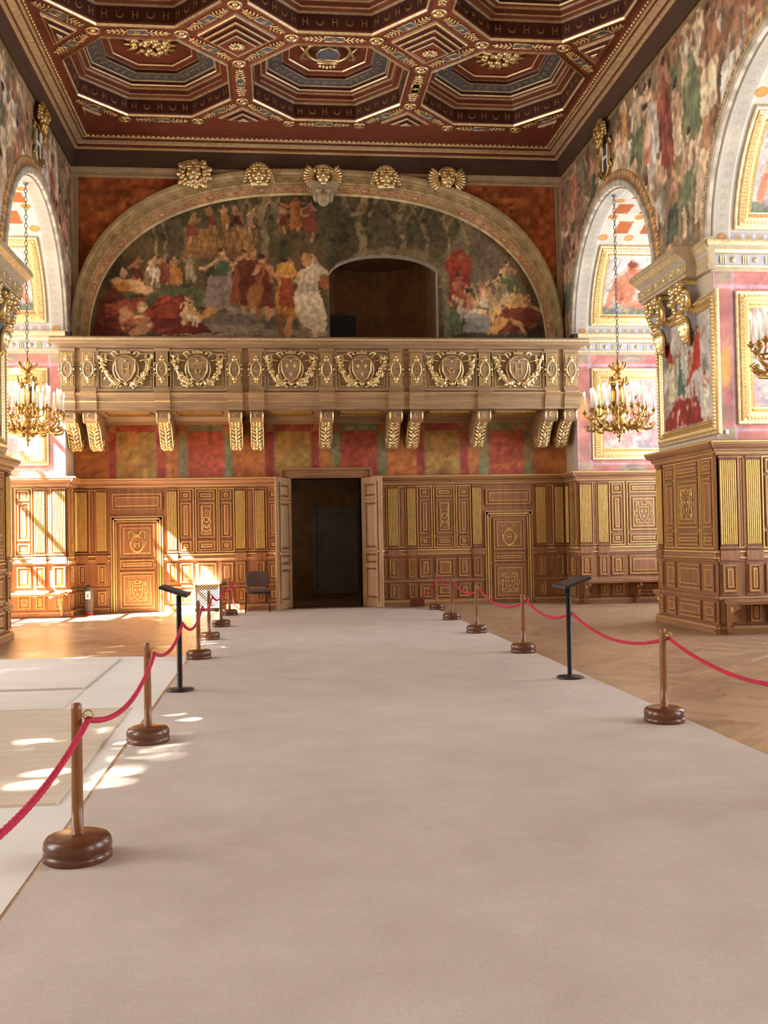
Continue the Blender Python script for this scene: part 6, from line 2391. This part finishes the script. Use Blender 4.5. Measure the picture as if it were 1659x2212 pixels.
def radiator():
    F = Fr((-1.48, YB - .05, 0), (1, 0, 0), (0, -1, 0))
    t = thing('radiator_cover', 'white-topped radiator cover with a lattice front under the sunlit panelling', 'radiator cover', F(0, 0, .15))
    b = MB()
    b.fbox(F, -.29, .29, .6, .63, 0, .34)
    b.build('top_shelf', M['sheet'], t)
    b = MB()
    b.fring(F, -.27, .27, .08, .6, .03, .26, .3)
    for s_ in (-1, 1):
        b.fbox(F, s_ * .27 - .012, s_ * .27 + .012, 0, .6, 0, .28)
    b.build('frame', M['metal_grille'], t)
    b = MB()
    a = -.62
    while a < .27 + .52:
        for s_ in (1, -1):
            P = []
            for z in np.linspace(.09, .59, 24):
                x = a + s_ * (z - .09)
                if s_ < 0:
                    x = a - (z - .09) 
                if -.25 <= x <= .25:
                    P.append((x, z))
            if len(P) > 1:
                (x0, z0), (x1, z1) = P[0], P[-1]
                w = .007
                b.hexa([F(x0 - w, z0, .275), F(x0 + w, z0, .275), F(x1 + w, z1, .275), F(x1 - w, z1, .275), F(x0 - w, z0, .282), F(x0 + w, z0, .282), F(x1 + w, z1, .282), F(x1 - w, z1, .282)])
        a += .06
    b.build('lattice_grille', M['metal_grille'], t)
    MB().fbox(F, -.25, .25, .02, .58, .02, .2).build('radiator', M['black'], t)


radiator()


def extinguisher():
    c = Vector((-3.93, 21.45, 0))
    t = thing('fire_extinguisher', 'fire extinguisher under a dark cover with a white label, in the left corner', 'fire extinguisher', c)
    MB().lathe([(.095, 0), (.1, .01), (.1, .05), (.095, .06), (.0, .06)], c, 24).build('red_base', M['red_plastic'], t)
    MB().lathe([(.098, .055), (.104, .1), (.105, .4), (.1, .5), (.085, .57), (.05, .62), (0, .64)], c, 24).build('cover', M['cover'], t)
    b = MB()
    for i in range(6):
        a0, a1 = -2.0 + i * .16, -2.0 + (i + 1) * .16
        b.add([c + Vector((.107 * cos(a0), .107 * sin(a0), .34)), c + Vector((.107 * cos(a1), .107 * sin(a1), .34)), c + Vector((.107 * cos(a1), .107 * sin(a1), .5)), c + Vector((.107 * cos(a0), .107 * sin(a0), .5))], [(0, 1, 2, 3)], 0)
    for i in (2, 3):
        a0, a1 = -2.0 + i * .16, -2.0 + (i + .8) * .16
        b.add([c + Vector((.1085 * cos(a0), .1085 * sin(a0), .37)), c + Vector((.1085 * cos(a1), .1085 * sin(a1), .37)), c + Vector((.1085 * cos(a1), .1085 * sin(a1), .45)), c + Vector((.1085 * cos(a0), .1085 * sin(a0), .45))], [(0, 1, 2, 3)], 1)
    b.build('label', [M['white'], M['red_plastic']], t)


extinguisher()


# ------------------------------------------------------------------ chandeliers
def make_chandelier():
    """built round 0,0; z=0 is the lowest finial"""
    t = thing('chandelier', 'x', 'chandelier', (0, 0, 0))
    b = MB()
    b.lathe([(0, 0), (.02, .02), (.03, .05), (.014, .08), (.03, .1), (.06, .13), (.03, .17), (.05, .2), (.13, .26), (.17, .33), (.16, .4), (.1, .46), (.06, .5), (.09, .54), (.12, .6), (.09, .66), (.05, .7), (.045, .74), (.04, 1.0), (.05, 1.3), (.1, 1.34), (.05, 1.38), (.03, 1.5), (.06, 1.54), (.025, 1.58), (.02, 1.64), (.0, 1.66)], (0, 0, 0), 20)
    for i in range(8):
        a = 2 * pi * i / 8
        d = Vector((cos(a), sin(a), 0))
        b.ell(d * .14 + Z * .35, (.05, .03, .07), (d, Vector((-d.y, d.x, 0)), Z), 6, 5)
        b.ell(d * .1 + Z * .22, (.035, .03, .05), None, 6, 5)
    for i in range(5):      # crown of leaves under the ring
        a = 2 * pi * i / 5
        d = Vector((cos(a), sin(a), 0))
        b.tube([d * .03 + Z * 1.42, d * .12 + Z * 1.46, d * .17 + Z * 1.53, d * .14 + Z * 1.57], [.02, .03, .025, .008], 6)
    b.build('central_stem', M['bronze'], t)
    b = MB()                # gilded putto-like finial figures round the shaft
    for i in range(3):
        a = 2 * pi * i / 3 + .4
        d = Vector((cos(a), sin(a), 0))
        b.tube([d * .05 + Z * .7, d * .1 + Z * .82, d * .09 + Z * 1.0, d * .1 + Z * 1.12], [.05, .07, .07, .05], 8)
        b.ell(d * .12 + Z * 1.21, (.055, .055, .065), None, 8, 6)
        e = Vector((-d.y, d.x, 0))
        for s_ in (-1, 1):
            b.tube([d * .1 + Z * 1.12 + e * s_ * .05, d * .16 + e * s_ * .12 + Z * 1.16, d * .1 + e * s_ * .14 + Z * 1.28], [.03, .026, .018], 6)
            b.tube([d * .09 + Z * .8 + e * s_ * .04, d * .14 + e * s_ * .08 + Z * .68, d * .08 + e * s_ * .07 + Z * .58], [.035, .03, .018], 6)
    b.build('figures', M['bronze'], t)
    can = MB()
    can.lathe([(.0, 0), (.017, 0), (.017, .3), (0, .305)], (0, 0, 0), 8)
    bul = MB().lathe([(.008, .3), (.02, .33), (.017, .36), (.004, .395), (0, .4)], (0, 0, 0), 8)
    cproto = None
    n = 8
    for i in range(n):
        a = 2 * pi * (i + .5) / n
        d = Vector((cos(a), sin(a), 0))
        e = Vector((-d.y, d.x, 0))
        b = MB()
        b.tube([d * .12 + Z * .36, d * .24 + Z * .26, d * .4 + Z * .3, d * .52 + Z * .38, d * .58 + Z * .46, d * .55 + Z * .54], [.035, .035, .03, .026, .024, .02], 7)
        b.tube([d * .4 + Z * .3, d * .5 + Z * .24, d * .62 + Z * .26, d * .68 + Z * .34, d * .62 + Z * .38], [.02, .03, .025, .018, .008], 6)
        b.tube([d * .24 + Z * .27, d * .3 + Z * .4, d * .4 + Z * .44, d * .38 + Z * .36], [.018, .022, .016, .006], 6)
        for u in (.3, .45, .6):
            for s_ in (-1, 1):
                b.ell(d * u + Z * (.3 + .1 * (u - .3)) + e * s_ * .04, (.05, .02, .03), ((d + e * s_).normalized(), (e - d * s_).normalized(), Z), 6, 4)
        cups = [(d * .66, .62), (d * .52 + e * .14, .66), (d * .52 - e * .14, .66), (d * .38, .74)]
        for c, z in cups:
            b.tube([d * .5 + Z * .48, (d * .5 + c) / 2 + Z * .5, c + Z * .54, c + Z * (z - .05)], [.016, .014, .012, .014], 6)
            b.lathe([(.0, z - .06), (.02, z - .05), (.05, z - .01), (.052, z), (.024, z), (.022, z + .03), (.0, z + .03)], c, 12)
        arm = b.build('arm', M['bronze'], t)
        for c, z in cups:
            mx = Matrix.Translation(c + Z * (z + .02))
            if cproto is None:
                mb = MB()
                mb.v, mb.f, mb.m, mb.sm = can.v + [], can.f + [], [0] * len(can.f), can.sm + []
                k_ = len(mb.v)
                mb.v += bul.v
                mb.f += [[q + k_ for q in f] for f in bul.f]
                mb.m += [1] * len(bul.f)
                mb.sm += bul.sm
                cproto = mb.build('candle', [M['candle'], M['flame']], arm)
                cproto.matrix_local = mx
            else:
                cpart(cproto, arm, mx)
    b = MB()
    z, k_ = 1.66, 0
    top = 4.86
    while z < top - .04:
        e = Vector((1, 0, 0)) if k_ % 2 else Vector((0, 1, 0))
        b.tube([Vector((0, 0, z + .05)) + e * (.024 * cos(u)) + Z * (.05 * sin(u)) for u in np.linspace(0, 2 * pi, 11)[:-1]], .0075, 5, 0, True, e.cross(Z))
        z += .082
        k_ += 1
    b.lathe([(.0, top - .02), (.02, top - .02), (.07, top + .06), (.07, top + .08), (0, top + .08)], (0, 0, 0), 12)
    b.build('chain', M['darkgrey'], t)
    return t


ch = make_chandelier()
CHS = [(XR + .13, 18.75, 'gilded chandelier with lit candles hanging in the first right arch'), (XL - .2, 18.75, 'gilded chandelier with lit candles hanging in the first left arch'), (XR + .13, 11.9, 'gilded chandelier in the second right arch at the edge of view')]
for i, (x, y, lb) in enumerate(CHS):
    if i == 0:
        ch.location = (x, y, 3.3)
        ch['label'], ch['group'] = lb, 'gilded chandeliers in the arches'
    else:
        dup(ch, (x, y, 3.3), .1 * i, lb, 'gilded chandeliers in the arches')


# ------------------------------------------------------------------ trees outside the left windows
def tree(x, y, cz, rx, ry, rz, n, seed, label):
    r = np.random.default_rng(seed)
    t = thing('tree', label, 'tree', (x, y, 0))
    MB().tube([(x, y, 0), (x + .1, y, cz * .5), (x, y + .1, cz)], [.25, .2, .12], 10).build('trunk', M['bark'], t)
    d = r.normal(size=(n, 3))
    d /= np.linalg.norm(d, axis=1)[:, None]
    c = np.array([x, y, cz]) + d * (r.random(n) ** .4)[:, None] * np.array([rx, ry, rz])
    u = r.normal(size=(n, 3))
    u /= np.linalg.norm(u, axis=1)[:, None]
    v = np.cross(u, r.normal(size=(n, 3)))
    v /= np.linalg.norm(v, axis=1)[:, None]
    s_ = r.uniform(.12, .26, n)[:, None]
    V = np.stack([c - u * s_, c - v * s_ * .5, c + u * s_, c + v * s_ * .5], 1).reshape(-1, 3)
    b = MB()
    b.v = V.tolist()
    b.f = np.arange(4 * n).reshape(-1, 4).tolist()
    b.m = [0] * n
    b.sm = [False] * n
    b.build('foliage', M['leaf'], t, kind='stuff')


for i, y in enumerate((13.45, 9.0, 4.6, .2, -4.2, -8.6)):
    tree(-12.2 - 4.2 * (i % 2), y - 1.97 * (i % 2), 9.8 + 4.75 * (i % 2), 1.7, 2.85, 5.4, 6600, i, 'leafy tree outside the left windows, %s from the end wall' % ('first', 'second', 'third', 'fourth', 'fifth', 'sixth')[i])
